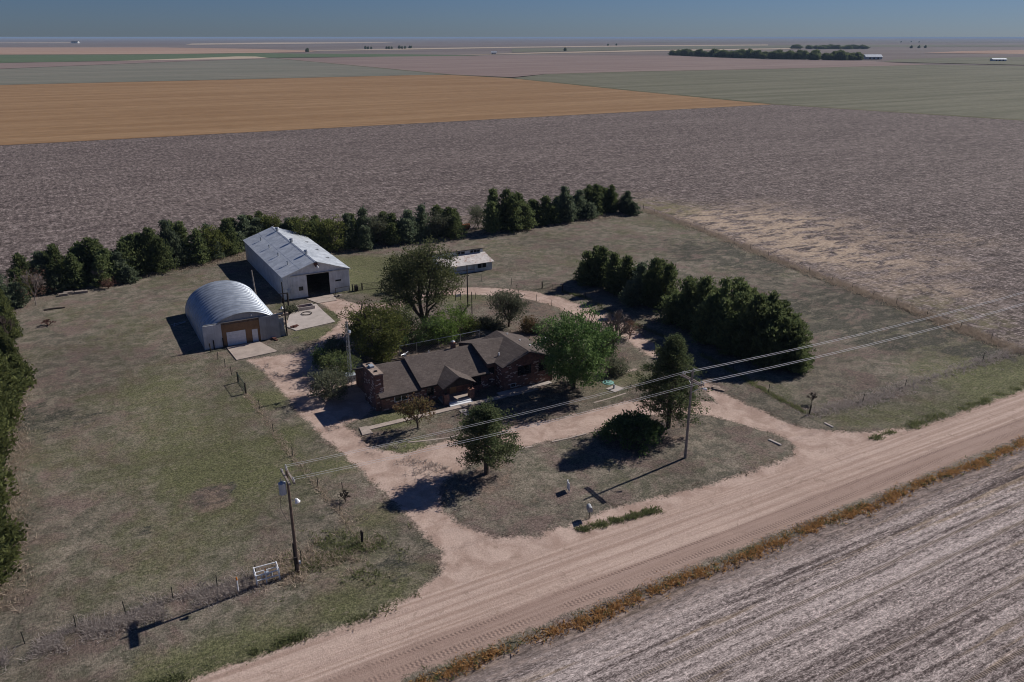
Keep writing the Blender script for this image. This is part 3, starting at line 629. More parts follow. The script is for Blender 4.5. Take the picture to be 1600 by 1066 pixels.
# ------------------------------------------------------------------ machine shed
def machine_shed():
    t = thing('machine_shed', 'long grey metal machine shed with a wide open doorway and ridge vents', 'shed', (31.7, 141.7, 0))
    W, L, E, K = 12.4, 32.2, 4.5, 6.6; c = W / 2
    d0, d1, dh = 4.25, 8.55, 4.25
    MB().box(-.0, .12, 0, L, 0, E).build('side_wall', M['shed_side'], t); MB().box(W - .12, W, 0, L, 0, E).build('side_wall', M['shed_side'], t)
    f = MB(); f.box(.12, d0, 0, .12, 0, dh); f.box(d1, W - .12, 0, .12, 0, dh)
    f.prism([(.12, dh), (W - .12, dh), (W - .12, E), (c, K - .05), (.12, E)], 'y', 0, .12); f.build('front_wall', M['shed_wall'], t)
    MB().prism([(.12, 0), (W - .12, 0), (W - .12, E), (c, K - .05), (.12, E)], 'y', L - .12, L).build('rear_wall', M['shed_wall'], t)
    MB().box(.2, W - .2, .2, L - .2, -.02, .1).build('floor', M['oldconcrete'], t)
    n = 12
    for sd in (-1, 1):
        for i in range(n):
            a, b = -.35 + (L + .7) * i / n, -.35 + (L + .7) * (i + 1) / n - .03
            for (u0, u1) in ((0., .5), (.497, 1.04)):
                x0, x1 = c + sd * c * u0, c + sd * c * u1
                z0, z1 = K - (K - E) * u0 + .03, K - (K - E) * u1 + .03
                if u0 == 0: z0 += .015; z1 += .015
                P = [(x0, a, z0), (x1, a, z1), (x1, b, z1), (x0, b, z0)]
                if sd > 0: P = P[::1]
                else: P = P[::-1]
                MB().slab(P, .04).build('roof_sheet', M['shed_roof'], t)
    rc = MB(); rc.prism([(c - .28, K - .02), (c, K + .10), (c + .28, K - .02), (c, K + .02)], 'y', -.38, L + .38); rc.build('ridge_cap', M['shed_roof'], t)
    for i, yv in enumerate((6.0, 16.5, 28.)):
        v = MB(); v.tube((c, yv, K + .05), (c, yv, K + .55), .28, .28, 10); v.tube((c, yv, K + .55), (c, yv, K + .8), .46, .34, 10)
        v.build('ridge_vent', M['galv'], t)
    for i in range(4):
        for sd, u in ((-1, .62), (1, .66)):
            yv = 5. + 7.2 * i + (1.5 if sd > 0 else 0); xx = c + sd * c * u; z = K - (K - E) * u
            m = MB(); m.tube((xx, yv, z), (xx, yv, z + (.55 if sd < 0 else .15)), .13, .13, 8)
            if sd < 0: m.tube((xx, yv, z + .55), (xx, yv, z + .68), .24, .2, 8)
            else: m.box(xx - .35, xx + .35, yv - .3, yv + .3, z - .02, z + .12)
            m.build('roof_vent', M['galv'] if sd < 0 else M['quonset_end'], t)
    # sliding door parked left, second leaf right, track above
    dl = MB().box(1.7, d0 + .05, -.14, -.05, .1, dh + .05).build('sliding_door', M['shed_wall'], t)
    MB().box(2.7, 3.5, -.17, -.14, 1.5, 2.25).build('window', M['glass'], dl)
    dr_ = MB().box(d1 - .05, W - .15, -.14, -.05, .1, dh + .05).build('sliding_door', M['shed_wall'], t)
    MB().box(9.6, 10.7, -.17, -.14, 2.3, 2.6).build('window', M['glass'], dr_)
    MB().box(1.4, W - .05, -.2, -.02, dh + .06, dh + .2).build('door_track', M['galv'], t)
    tr = MB(); tr.prism([(-.06, E - .05), (c, K + .02), (W + .06, E - .05), (W + .06, E - .2), (c, K - .14), (-.06, E - .2)], 'y', -.1, -.02); tr.build('gable_trim', M['white'], t)
    lm = MB(); lm.tube((c + .1, -.05, 5.75), (c + .15, -.7, 5.9), .04); lm.tube((c + .15, -.7, 5.92), (c + .15, -.7, 5.6), .12, .22, 8); lm.build('yard_light', M['white'], t)
    rb = MB(); rb.box(c - .35, c + .3, -.3, -.03, 5.9, 6.35); rb.box(c - .1, c + .5, -.34, -.05, 5.55, 5.85); rb.build('gable_hoist', M['redrust'], t)
    ud = MB(); ud.tube((1.2, -.06, .1), (1.2, -.06, 4.4), .05); ud.tube((.75, -.06, 1.2), (.75, -.06, 3.9), .05); ud.build('conduit', M['shed_side'], t)
    gr = MB(); gr.tube((9.3, -.7, 0), (9.3, -.7, 1.2), .05); gr.tube((12., -.7, 0), (12., -.7, 1.3), .05); gr.tube((9.3, -.7, 1.1), (12., -.7, 1.2), .04); gr.build('guard_rail', M['darkpole'], t)
    MB().box(.55, 1.0, -.25, -.02, 1.3, 2.1).build('meter_box', M['transformer'], t)
    for q in range(4):           # things kept inside, seen through the doorway
        pass
    return t
machine_shed()
def slab_thing(name, label, cat, pts, top, mat):
    o = MB().slab([(p[0], p[1], top) for p in pts], top + .2).build(name, M[mat]); return tag(o, label, cat)
def ccw(p):
    a = sum(p[i][0] * p[(i + 1) % len(p)][1] - p[(i + 1) % len(p)][0] * p[i][1] for i in range(len(p)))
    return p if a > 0 else p[::-1]
slab_thing('concrete_apron', 'pale concrete apron in front of the machine shed doorway', 'apron', ccw([(35.35,140.51),(40.45,141.02),(40.04,137.02),(37.15,136.92),(36.43,136.89)]), .14, 'concrete')
slab_thing('concrete_apron', 'square concrete apron before the arched shed garage door', 'apron', [(18., 116.1), (24.2, 116.7), (22.7, 122.5), (17.7, 122.3)], .15, 'concrete')
slab_thing('concrete_slab', 'broad bare concrete slab between the two sheds', 'slab', ccw([(29.14,124.44),(36.07,125.60),(35.97,132.21),(36.03,136.70),(32.92,136.35),(30.15,132.70),(28.24,127.42)]), .16, 'oldconcrete')

# ------------------------------------------------------------------ arched (quonset) shed
def quonset():
    t = thing('arched_shed', 'arched corrugated steel shed with tan front and white garage door', 'shed', (20.85, 122.9, 0))
    HW, HT, L = 6.25, 5.15, 19.4; n = 28
    prof = [(-HW * math.cos(math.pi * i / n), HT * math.sin(math.pi * i / n) ** .92) for i in range(n + 1)]
    rings = 16
    for k in range(rings):
        a, b = L * k / rings + (0 if k else -.25), L * (k + 1) / rings + .04
        e = .004 if k % 2 else 0.
        vs = []; m = MB()
        for y in (a, b):
            for (x, z) in prof: vs.append((x * (1 + e / HW), y, z * (1 + e / HT) + .03))
        for y in (a, b):
            for (x, z) in prof: vs.append((x * (1 + (e - .05) / HW), y, z * (1 + (e - .05) / HT) + .03))
        N = n + 1; fs_ = []
        for i in range(n):
            fs_.append((i + 1, i, i + N, i + N + 1)); fs_.append((2 * N + i, 2 * N + i + 1, 3 * N + i + 1, 3 * N + i))
            fs_.append((i, i + 1, 2 * N + i + 1, 2 * N + i)); fs_.append((N + i + 1, N + i, 3 * N + i, 3 * N + i + 1))
        m.add(vs, fs_); m.build('roof_arch', M['quonset'], t, True)
    x0, x1, zb = -3.55, 2.3, 4.0
    arch = [(x, z) for x, z in prof if z > 0.02]
    MB().prism([(p[0] * .985, p[1] * .985) for p in arch if p[1] > zb + .1][::-1] + [(-4.2, zb + .02), (4.2, zb + .02)], 'y', -.06, .06).build('gable_panel', M['quonset_end'], t)
    MB().box(-6., 6.1, -.22, -.07, zb - .08, zb + .06).build('door_track', M['galv'], t)
    w_ = MB(); w_.box(x0, -2.82, -.02, .08, 0, zb - .1); w_.box(-2.82, .12, -.02, .08, 2.3, zb - .1); w_.box(.12, 1.02, -.02, .08, 0, zb - .1); w_.box(1.02, 1.97, -.02, .08, 2.12, zb - .1); w_.box(1.97, x1, -.02, .08, 0, zb - .1)
    w_.build('front_wall', M['tan'], t)
    MB().box(-6.1, x0, -.02, .08, 0, 3.2).build('front_wall', M['quonset_end'], t); MB().box(x1, 6.1, -.02, .08, 0, 3.2).build('front_wall', M['quonset_end'], t)
    gd = thing_part_garage = None
    for k in range(4):
        MB().box(-2.78, .08, -.01, .04, .03 + k * .565, .03 + (k + 1) * .565 - .02).build('garage_door_panel', M['white'], t)
    d = MB().box(1.06, 1.93, -.01, .04, .03, 2.09).build('door', M['white'], t)
    MB().tube((1.16, -.02, 1.0), (1.16, -.1, 1.0), .04).build('handle', M['galv'], d)
    MB().box(x0, x1, -.06, -.02, zb - .45, zb - .12).build('header_beam', M['pole'], t)
    lf = MB(); lf.box(-6.2, -3.5, -.34, -.24, .15, zb - .1); lf.build('sliding_door', M['shed_wall'], t)
    rt = MB(); rt.box(2.25, 5.3, -.34, -.24, .15, zb - .05); rt.build('sliding_door', M['quonset_end'], t)
    pst = MB(); pst.tube((-4.9, -.6, 0), (-4.9, -.6, 1.6), .09); pst.build('guide_post', M['darkpole'], t)
    pst = MB(); pst.tube((-3.5, -.6, 0), (-3.5, -.6, 1.7), .1); pst.build('guide_post', M['darkpole'], t)
    MB().prism([(p[0] * .985, p[1] * .985) for p in prof][::-1], 'y', L - .1, L).build('rear_wall', M['quonset_end'], t)
    MB().tube((1.2, -.1, 4.55), (1.2, -.35, 4.5), .1).build('yard_light', M['white'], t)
quonset()

# ------------------------------------------------------------------ brick house
def house():
    t = thing('brick_house', 'low brick ranch house with brown shingle roofs and front porch', 'house', (0, 0, 0))
    YR = 94.; YB = 99.4
    def gable_x(x0, x1, zr, ye, ze, yb, zb, yr=YR, th=.16):       # ridge along X
        a = MB(); a.slab([(x0, ye, ze), (x1, ye, ze), (x1, yr, zr), (x0, yr, zr)], th); a.build('roof', M['shingle'], t)
        b = MB(); b.slab([(x0, yr, zr - .003), (x1, yr, zr - .003), (x1, yb, zb), (x0, yb, zb)], th); b.build('roof', M['shingle'], t)
    def walls_x(x0, x1, y0, y1, ze, zr, yr=YR):
        MB().box(x0, x1, y0, y0 + .25, 0, ze).build('wall', M['brick'], t); MB().box(x0, x1, y1 - .25, y1, 0, ze).build('wall', M['brick'], t)
        MB().prism([(y0 + .25, 0), (y1 - .25, 0), (y1 - .25, ze), (yr, zr), (y0 + .25, ze)], 'x', x0, x0 + .25).build('gable_wall', M['brick'], t)
        MB().prism([(y0 + .25, 0), (y1 - .25, 0), (y1 - .25, ze), (yr, zr), (y0 + .25, ze)], 'x', x1 - .25, x1).build('gable_wall', M['brick'], t)
    # left wing, middle section, raised right section, front wing
    walls_x(30.65, 36., 88.95, 99., 2.25, 4.25); gable_x(30.35, 36.02, 4.45, 88.45, 2.25, YB, 2.25)
    walls_x(36., 46., 88.95, 99., 2.5, 4.6); gable_x(35.92, 46., 4.82, 88.4, 2.55, YB, 2.55)
    walls_x(46.05, 51.1, 89.3, 98.2, 3.7, 4.95, 93.6); gable_x(45.84, 51.15, 5.12, 88.85, 3.68, 98.4, 3.66, 93.6)
    # front wing, ridge along Y
    xr, zr, xl, xe, ze, yf, yb = 51.2, 5.22, 46.95, 55.5, 3.7, 86.6, 96.3
    MB().slab([(xl, yb, ze), (xl, yf, ze), (xr, yf, zr), (xr, yb, zr)], .16).build('roof', M['shingle'], t)
    MB().slab([(xr, yb, zr - .003), (xr, yf, zr - .003), (xe, yf, ze), (xe, yb, ze)], .16).build('roof', M['shingle'], t)
    MB().box(47.35, 47.6, 87., 89.3, 0, 3.75).build('wall', M['brick'], t); MB().box(47.35, 47.6, 98.2 - 2.2, 96., 0, 3.75)
    MB().box(54.85, 55.1, 87.25, 96., 0, 3.75).build('wall', M['brick'], t)
    MB().prism([(47.6, 0), (55.1, 0), (55.1, 3.78), (xr, 5.02), (47.6, 3.9)], 'y', 87., 87.25).build('gable_wall', M['brick'], t)
    MB().prism([(47.35, 0), (55.1, 0), (55.1, 3.7), (xr, 5.0), (47.35, 3.75)], 'y', 95.75, 96.).build('gable_wall', M['brick'], t)
    # dark fascia boards
    for q in ((30.33, 35.9, 88.40, 88.44, 2.02, 2.22), (35.92, 38.2, 88.36, 88.39, 2.32, 2.52), (43., 45.98, 88.36, 88.39, 2.32, 2.52)): MB().box(*q).build('fascia', M['darkpole'], t)
    # chimney across the left gable
    ch = MB(); ch.box(30.05, 31.2, 89.35, 93.55, 0, 5.05); ch.build('chimney', M['brick'], t); chim = t.children[-1]
    MB().box(29.98, 31.27, 89.28, 93.62, 5.05, 5.2).build('chimney_cap', M['rubble'], chim)
    fl = MB(); fl.box(30.35, 30.9, 91.6, 92.5, 5.2, 5.45); fl.build('flue_cover', M['stoneblue'], chim)
    fl = MB(); fl.box(30.4, 30.8, 90.2, 90.5, 5.2, 5.32); fl.build('flue', M['dark'], chim); fl = MB(); fl.box(30.4, 30.8, 92.9, 93.25, 5.2, 5.3); fl.build('flue', M['dark'], chim)
    # small stack on the ridge, plumbing vents
    st = MB(); st.box(43.0, 43.55, 93.9, 94.45, 4.5, 5.5); st.build('chimney', M['brick'], t); s2 = t.children[-1]
    m = MB(); m.tube((43.27, 94.17, 5.5), (43.27, 94.17, 5.7), .14, .14, 8); m.tube((43.27, 94.17, 5.7), (43.27, 94.17, 5.82), .33, .1, 8); m.build('chimney_cap', M['galv'], s2)
    for (x, y, z, h, r) in ((48.2, 89.9, 4.02, .5, .09), (52.3, 95., 4.82, .2, .1), (52.9, 92.4, 4.6, .2, .1), (53.3, 90.2, 4.45, .2, .12), (39.6, 94.1, 4.8, .25, .05)):
        MB().tube((x, y, z - .05), (x, y, z + h), r, r, 8).build('roof_vent', M['white'], t)
    ww = MB(); ww.box(36.1, 36.4, 94.3, 94.9, 4.75, 5.0); ww.tube((36.2, 94.6, 5.), (36.9, 94.9, 5.15), .05); ww.tube((36.2, 94.6, 5.05), (35.6, 94.2, 5.1), .04); ww.build('roof_aerial', M['galv'], t)
    # windows
    def window(x0, x1, y, z0, z1, panes=1, fr='white', axis='y'):
        f = MB(); q = .07
        f.box(x0, x1, y - .05, y + .02, z0, z0 + q); f.box(x0, x1, y - .05, y + .02, z1 - q, z1)
        for i in range(panes + 1):
            xx = x0 + (x1 - x0 - q) * i / panes; f.box(xx, xx + q, y - .052, y + .018, z0 + q, z1 - q)
        o = f.build('window', M[fr], t)
        for i in range(panes):
            a = x0 + (x1 - x0 - q) * i / panes + q; b = x0 + (x1 - x0 - q) * (i + 1) / panes
            MB().box(a, b, y - .02, y - .003, z0 + q, z1 - q).build('pane', M['glass'], o)
        return o
    window(32.4, 34.3, 88.95, 1.05, 1.85, 2); window(36.9, 37.9, 88.95, .9, 2.1, 1, 'greengate'); window(43.6, 44.9, 88.95, .9, 2.1, 2, 'darkpole')
    window(49.5, 51.6, 87., 1.9, 3.2, 2, 'darkpole'); window(48.4, 49.2, 87., .35, .95, 1, 'offwhite'); window(52.8, 54., 87., 1.9, 3.1, 1, 'darkpole'); window(46.2, 47.1, 89.3, 1.9, 2.9, 1, 'darkpole')
    # pale clinker bricks standing proud of the walls
    rng = random.Random(5); pb = MB()
    def proud(x, y, z, ax):
        L_ = rng.uniform(.25, .55)
        if ax == 'y': pb.box(x, x + L_, y - .02, y + .05, z, z + .12)
        else: pb.box(x - .02, x + .05, y, y + L_, z, z + .12)
    for _ in range(48): proud(rng.uniform(30.8, 38), 88.95, rng.choice([.2, .45, .62, .9, 1.2, 1.5, 1.75, 2.]) + rng.uniform(0, .06), 'y')
    for _ in range(26): proud(rng.uniform(43.2, 46.6), 88.95 if rng.random() < .7 else 89.3, rng.uniform(.1, 2.2), 'y')
    for _ in range(75): proud(rng.uniform(47.6, 54.6), 87., rng.uniform(.1, 3.5), 'y')
    for _ in range(40): proud(30.05, rng.uniform(89.4, 93.2), rng.uniform(.1, 4.7), 'x')
    for _ in range(16): proud(rng.uniform(30.1, 30.9), 89.35, rng.uniform(.1, 4.7), 'y')
    for _ in range(18): proud(47.35, rng.uniform(87.2, 89), rng.uniform(.1, 3.4), 'x')
    o = pb.build('pale_brick', M['pale_brick'], t); o['kind'] = 'stuff'
    # porch: gabled roof on brick piers, steps
    xm, zp, yp, yj = 40.65, 3.72, 86.7, 91.5
    MB().slab([(38.25, 88.9, 2.62), (38.25, yp, 2.47), (xm, yp, zp), (xm, yj, zp)], .14).build('porch_roof', M['shingle'], t)
    MB().slab([(xm, yj, zp - .003), (xm, yp, zp - .003), (43.05, yp, 2.47), (43.05, 88.9, 2.62)], .14).build('porch_roof', M['shingle'], t)
    MB().prism([(38.5, 2.4), (42.8, 2.4), (xm, 3.5)], 'y', yp + .15, yp + .27).build('porch_gable', M['darkpole'], t)
    for xa in (38.45, 42.1):
        MB().box(xa, xa + .7, 86.75, 87.4, 0, 1.55).build('porch_pier', M['brick'], t)
        MB().box(xa + .22, xa + .46, 86.95, 87.2, 1.55, 2.42).build('porch_post', M['darkpole'], t)
    MB().box(38.5, 42.8, 87.4, 88.93, 0, .45).build('porch_floor', M['concrete'], t)
    MB().box(39.15, 42.1, 86.8, 87.4, 0, .45).build('porch_floor', M['concrete'], t)
    MB().box(39.05, 42.15, 86.4, 86.8, 0, .3).build('step', M['white'], t); MB().box(38.95, 42.25, 86.0, 86.4, 0, .16).build('step', M['white'], t)
    d = MB().box(40.2, 41.15, 88.9, 88.97, .45, 2.35).build('door', M['tan'], t); MB().tube((40.3, 88.88, 1.4), (40.3, 88.8, 1.4), .035).build('handle', M['galv'], d)
    return t
house()
slab_thing('concrete_walk', 'narrow concrete walk running along the house front', 'walk', [(27.6, 84.95), (51.8, 85.2), (51.8, 86.0), (27.6, 85.85)], .15, 'concrete')
slab_thing('concrete_pad', 'small concrete pad at the left end of the front walk', 'pad', [(26.3, 84.0), (27.59, 83.9), (27.59, 86.0), (26.6, 86.1)], .15, 'concrete')
slab_thing('concrete_pad', 'shaded concrete patio under the brick front wing', 'patio', [(46.2, 86.01), (54.5, 86.01), (54.5, 86.95), (46.2, 86.95)], .14, 'oldconcrete')
for k, (x, y, s_) in enumerate(((39.9, 84.2, .5), (40.0, 83.0, .5), (40.1, 81.9, .5), (40.2, 80.8, .45))):
    o = MB().slab([(x - s_, y - s_ * .9, .13), (x + s_ * .9, y - s_, .13), (x + s_, y + s_ * .9, .13), (x - s_ * .9, y + s_ * .8, .13)], .25).build('stepping_stone', M['oldconcrete'])
    tag(o, ['stepping stone nearest the porch walk', 'second stepping stone out from the porch walk', 'third stepping stone out from the porch walk', 'farthest stepping stone beside the front drive'][k], 'stepping stone', 'stepping stones before the porch')
def kerb(name, label, pts, z=.17, wdt=.12):
    m = MB()
    for a, b in zip(pts[:-1], pts[1:]):
        d = Vector((b[0] - a[0], b[1] - a[1])).normalized(); q = Vector((-d.y, d.x)) * wdt
        m.slab([(a[0] - q.x, a[1] - q.y, z), (b[0] - q.x, b[1] - q.y, z), (b[0] + q.x, b[1] + q.y, z), (a[0] + q.x, a[1] + q.y, z)], .25)
    tag(m.build(name, M['concrete']), label, 'kerb')
kerb('kerb_strip', 'thin pale kerb edging the lawn below the small tree', [(30.33,79.59),(32.57,78.89),(34.97,78.29),(36.54,78.36)])
kerb('kerb_strip', 'pale kerb strip between front drive and left pine', [(34.39,71.09),(36.63,71.51),(39.86,71.93),(42.75,71.56)])
kerb('kerb_strip', 'short kerb strip by the spreading juniper', [(45.30,71.41),(47.69,71.19),(50.08,71.17)])
kerb('kerb_strip', 'concrete edging by the well pad and maple', [(55.85,77.89),(58.16,77.96),(61.34,78.28)])

# ------------------------------------------------------------------ old white barn
def barn():
    t = thing('old_barn', 'low white barn with rusty lean-to roof and raised clerestory', 'barn', (0, 0, 0))
    x0, x1 = 63.5, 74.3
    MB().box(x0, x1, 141.4, 141.55, 0, 1.95).build('wall', M['barn'], t)
    MB().prism([(141.55, 0), (149.2, 0), (149.2, 2.6), (145.6, 3.7), (145.5, 2.9), (141.55, 1.95)], 'x', x1 - .15, x1).build('wall', M['barn'], t)
    MB().prism([(141.55, 0), (149.2, 0), (149.2, 2.6), (145.6, 3.7), (145.5, 2.9), (141.55, 1.95)], 'x', x0, x0 + .15).build('wall', M['barn'], t)
    MB().box(x0 + .15, x1 - .15, 145.3, 145.45, 2.7, 3.72).build('clerestory_wall', M['barn'], t)
    MB().box(x0, x1, 149.2, 149.35, 0, 2.6).build('wall', M['barn'], t)
    n = 9
    for i in range(n):
        a = x0 - .3 + (x1 - x0 + .6) * i / n; b = x0 - .3 + (x1 - x0 + .6) * (i + 1) / n - .02
        MB().slab([(a, 140.9, 1.95), (b, 140.9, 1.95), (b, 145.28, 3.02), (a, 145.28, 3.02)], .06).build('roof_sheet', M['rustroof'], t)
    MB().slab([(x0 - .2, 145.0, 3.92), (x1 + .2, 145.0, 3.92), (x1 + .2, 149.6, 2.7), (x0 - .2, 149.6, 2.7)], .12).build('roof', M['darkpole'], t)
    for (a, b) in ((68.3, 69.0), (69.2, 70.0), (71.3, 71.95), (72.1, 72.75), (72.9, 73.5)):
        o = MB().box(a, b, 145.24, 145.3, 3.15, 3.62).build('window', M['dark'], t)
    o = MB().box(71.0, 72.9, 141.34, 141.42, .85, 1.75).build('window', M['dark'], t)
    MB().box(71.9, 72.0, 141.3, 141.34, .85, 1.75).build('window_bar', M['offwhite'], o)
    MB().box(70.1, 70.2, 141.3, 141.39, 0, 1.95).build('door_post', M['greypole'], t); MB().box(64.5, 70.1, 141.3, 141.39, .75, .85).build('rail', M['greypole'], t)
barn()

# ------------------------------------------------------------------ utility poles and lines
def insulator(parent, x, y, z, hgt=.28):
    m = MB(); m.tube((x, y, z), (x, y, z + hgt * .5), .03); m.tube((x, y, z + hgt * .35), (x, y, z + hgt), .075, .05, 8); m.build('insulator', M['porcelain'], parent)

def main_pole_right():
    t = thing('utility_pole', 'tall wooden utility pole with crossarm and street lamp on the island lawn', 'utility pole', (56.5, 60.65, 0))
    MB().tube((0, 0, -.2), (.02, 0, 10.9), .17, .11, 10).build('pole', M['greypole'], t)
    for dx in (-.17, .17):
        MB().box(dx - .05, dx + .05, -1.75, 1.75, 9.75, 9.9).build('crossarm', M['greypole'], t)
    b = MB()
    for s_ in (-1, 1): b.tube((.2, .9 * s_, 9.75), (.14, 0, 9.0), .025)
    b.build('brace', M['galv'], t)
    for y in (-1.7, -1.35, 1.35, 1.7, .0): insulator(t, 0.17, y, 9.9 if y else 10.9)
    l = MB(); l.path([(0, -.1, 8.35), (.5, -.4, 8.75), (1.0, -.75, 8.85)], .03); lp = l.build('lamp_arm', M['galv'], t)
    MB().tube((1.0, -.75, 8.88), (1.35, -.98, 8.8), .1, .15, 8).build('lamp_head', M['white'], lp)
main_pole_right()
def main_pole_left():
    t = thing('utility_pole', 'dark wooden utility pole with transformer and short crossarms beside white pipe guard', 'utility pole', (12.4, 61.5, 0))
    MB().tube((0, 0, -.2), (-.02, 0, 10.5), .17, .11, 10).build('pole', M['pole'], t)
    for dx, z in ((-.2, 9.95), (.2, 9.95)): MB().box(dx - .08, dx + .08, -1.6, 1.35, z, z + .17).build('crossarm', M['greypole'], t)
    for y in (-1.5, -1.15, .95, 1.25): insulator(t, .2, y, 10.09, .32)
    insulator(t, 0, 0, 10.5, .3); insulator(t, -.25, .6, 10.09, .32)
    tr = MB(); tr.tube((-.48, .15, 8.3), (-.48, .15, 9.35), .32, .32, 12); tr.tube((-.48, .15, 9.35), (-.48, .15, 9.45), .33, .2, 12); to = tr.build('transformer', M['transformer'], t)
    bs = MB(); bs.tube((-.55, .25, 9.4), (-.55, .25, 9.75), .05, .04); bs.tube((-.4, .05, 9.4), (-.4, .05, 9.7), .05, .04); bs.build('bushing', M['porcelain'], to)
    l = MB(); l.path([(.05, -.1, 7.5), (.45, -.35, 7.75)], .03); lp = l.build('lamp_arm', M['galv'], t)
    MB().tube((.45, -.35, 7.8), (.55, -.4, 7.45), .1, .25, 10).build('lamp_head', M['white'], lp)
    c = MB(); c.tube((-.2, -.05, .1), (-.2, -.05, 3.2), .07); c.build('conduit', M['darkpole'], t)
    MB().box(-.3, -.02, -.3, -.1, 1.2, 1.9).build('meter_box', M['darkpole'], t); MB().box(.14, .3, -.12, .1, 1.0, 1.25).build('disconnect_box', M['transformer'], t)
    dw = MB(); dw.path([(-.5, .25, 8.4), (-.75, .3, 7.7), (-.8, .3, 6.8), (-.4, .2, 5.6), (-.12, .08, 5.2)], .018); dw.build('drop_wire', M['fwire'], t)
main_pole_left()
def wire(label, a, b, sag, r=.011, mat='wire', n=16):
    P = [(a[0] + (b[0] - a[0]) * i / n, a[1] + (b[1] - a[1]) * i / n, a[2] + (b[2] - a[2]) * i / n - 4 * sag * (i / n) * (1 - i / n)) for i in range(n + 1)]
    tag(MB().path(P, r, 5).build('power_line', M[mat]), label, 'power line', 'power lines along the road')
for (dy0, dy1, nm) in ((1.7, 1.25, 'outermost wire on the house side'), (1.35, .95, 'inner wire on the house side'), (-1.35, -1.15, 'inner wire on the road side'), (-1.7, -1.5, 'outermost wire on the road side')):
    wire('overhead ' + nm + ' between the two tall poles', (12.6, 61.5 + dy1, 10.35), (56.6, 60.65 + dy0, 10.12), .35)
    wire('overhead ' + nm + ' running right from the island pole', (56.6, 60.65 + dy0, 10.12), (152., 61.2 + dy0, 10.2), 1.05, r=.019, n=28)
def yard_pole(label, x, y, h, mat, r=.13, arm=None, lamp=None, box=False, lean=(0, 0)):
    t = thing('yard_pole', label, 'pole', (x, y, 0))
    MB().tube((0, 0, -.2), (lean[0], lean[1], h), r, r * .7, 9).build('pole', M[mat], t)
    if arm: MB().box(-arm, arm, -.2, -.1, h - 1.9, h - 1.78).build('crossarm', M[mat], t)
    if lamp:
        m = MB(); m.tube((-.1, -.1, lamp), (-.45, -.4, lamp + .1), .03); l = m.build('lamp_arm', M['galv'], t); MB().tube((-.45, -.4, lamp + .1), (-.5, -.45, lamp - .3), .1, .25, 9).build('lamp_head', M['white'], l)
    if box: MB().box(-.35, -.05, -.45, -.1, h - 3.3, h - 2.5).build('transformer', M['darkpole'], t); MB().tube((.65, -.2, h - 3.9), (.65, -.2, h - 1.9), .15, .15, 8).build('transformer', M['darkpole'], t)
    return t
yard_pole('pale leaning timber pole behind the arched shed', *(26.51,139.93), 6.9, 'greypole', .14, lean=(-.35, .2))
yard_pole('dark service pole with lamp and small transformers by concrete slab', *(27.25,122.76), 9.1, 'darkpole', .13, .75, 5.2, True)
yard_pole('dark service pole with capped top in front of the white barn', *(59.05,121.75), 7.8, 'darkpole', .13, .3)
yard_pole('slim dark pole behind the house nearest the round back tree', *(54.81,111.49), 6.4, 'darkpole', .09)
# lattice mast
def mast():
    t = thing('lattice_mast', 'slender galvanised lattice radio mast by the left end of house', 'mast', (30.0, 99.2, 0))
    H_, r0, r1 = 9.3, .34, .17
    legs = []
    for k in range(3):
        a = k * 2.094 + .4; p = (math.cos(a), math.sin(a)); legs.append(p)
        MB().tube((p[0] * r0, p[1] * r0, 0), (p[0] * r1, p[1] * r1, H_), .035, .03, 6).build('leg', M['galv'], t)
    for i in range(16):
        b = MB(); z0, z1 = H_ * i / 16, H_ * (i + 1) / 16; q0 = r0 + (r1 - r0) * i / 16; q1 = r0 + (r1 - r0) * (i + 1) / 16
        for k in range(3):
            p, q = legs[k], legs[(k + 1) % 3]
            b.tube((p[0] * q0, p[1] * q0, z0), (q[0] * q1, q[1] * q1, z1), .016, None, 4); b.tube((p[0] * q1, p[1] * q1, z1), (q[0] * q1, q[1] * q1, z1), .014, None, 4)
        b.build('lattice_brace', M['galv'], t)
    MB().tube((0, 0, H_ - .4), (0, 0, 11.6), .03, .02).build('antenna', M['darkpole'], t)
    d = MB(); d.tube((.2, -.15, 7.9), (.32, -.3, 7.9), .26, .22, 10); d.build('dish', M['transformer'], t)
mast()

# ------------------------------------------------------------------ fences
def post_mesh(h, r=.05, k=6): return MB().tube((0, 0, -.15), (0, 0, h), r, r * .9, k).mesh('post', M['post'])
P_steel = post_mesh(1.35, .045); P_wood = MB().tube((0, 0, -.2), (0, 0, 1.45), .09, .08, 7).mesh('post', M['darkpole'])
def fence(label, pts, spacing=4.5, hgt=1.2, wires=3, wood_ends=True, wr=.008, mat='fwire'):
    t = thing('wire_fence', label, 'fence', (*pts[0], .03)); ox, oy = pts[0]
    rg = random.Random(len(label) * 7 + int(ox))
    stations = []
    for a, b in zip(pts[:-1], pts[1:]):
        L = math.hypot(b[0] - a[0], b[1] - a[1]); n = max(1, round(L / spacing))
        for i in range(n): stations.append((a[0] + (b[0] - a[0]) * i / n, a[1] + (b[1] - a[1]) * i / n))
    stations.append(pts[-1])
    for i, (x, y) in enumerate(stations):
        o = link('post', P_wood if (wood_ends and i in (0, len(stations) - 1)) else P_steel, t); o.location = (x - ox, y - oy, 0)
        o.rotation_euler = (rg.gauss(0, .04), rg.gauss(0, .04), 0); o.scale = (1, 1, rg.uniform(.92, 1.1))
    for k in range(wires):
        z = hgt * (k + 1) / wires
        MB().path([(x - ox, y - oy, z) for x, y in stations], wr, 3).build('fence_wire', M[mat], t)
    return t
SOUTH = [(-13.16,62.86),(-8.92,63.02),(-5.31,63.05),(-1.61,62.89),(2.07,62.96),(5.68,62.88),(8.95,62.78),(13.04,62.83),(18.89,62.96)]
fence('barbed wire fence with dark posts above the bottom left road verge', SOUTH, 99, 1.15)
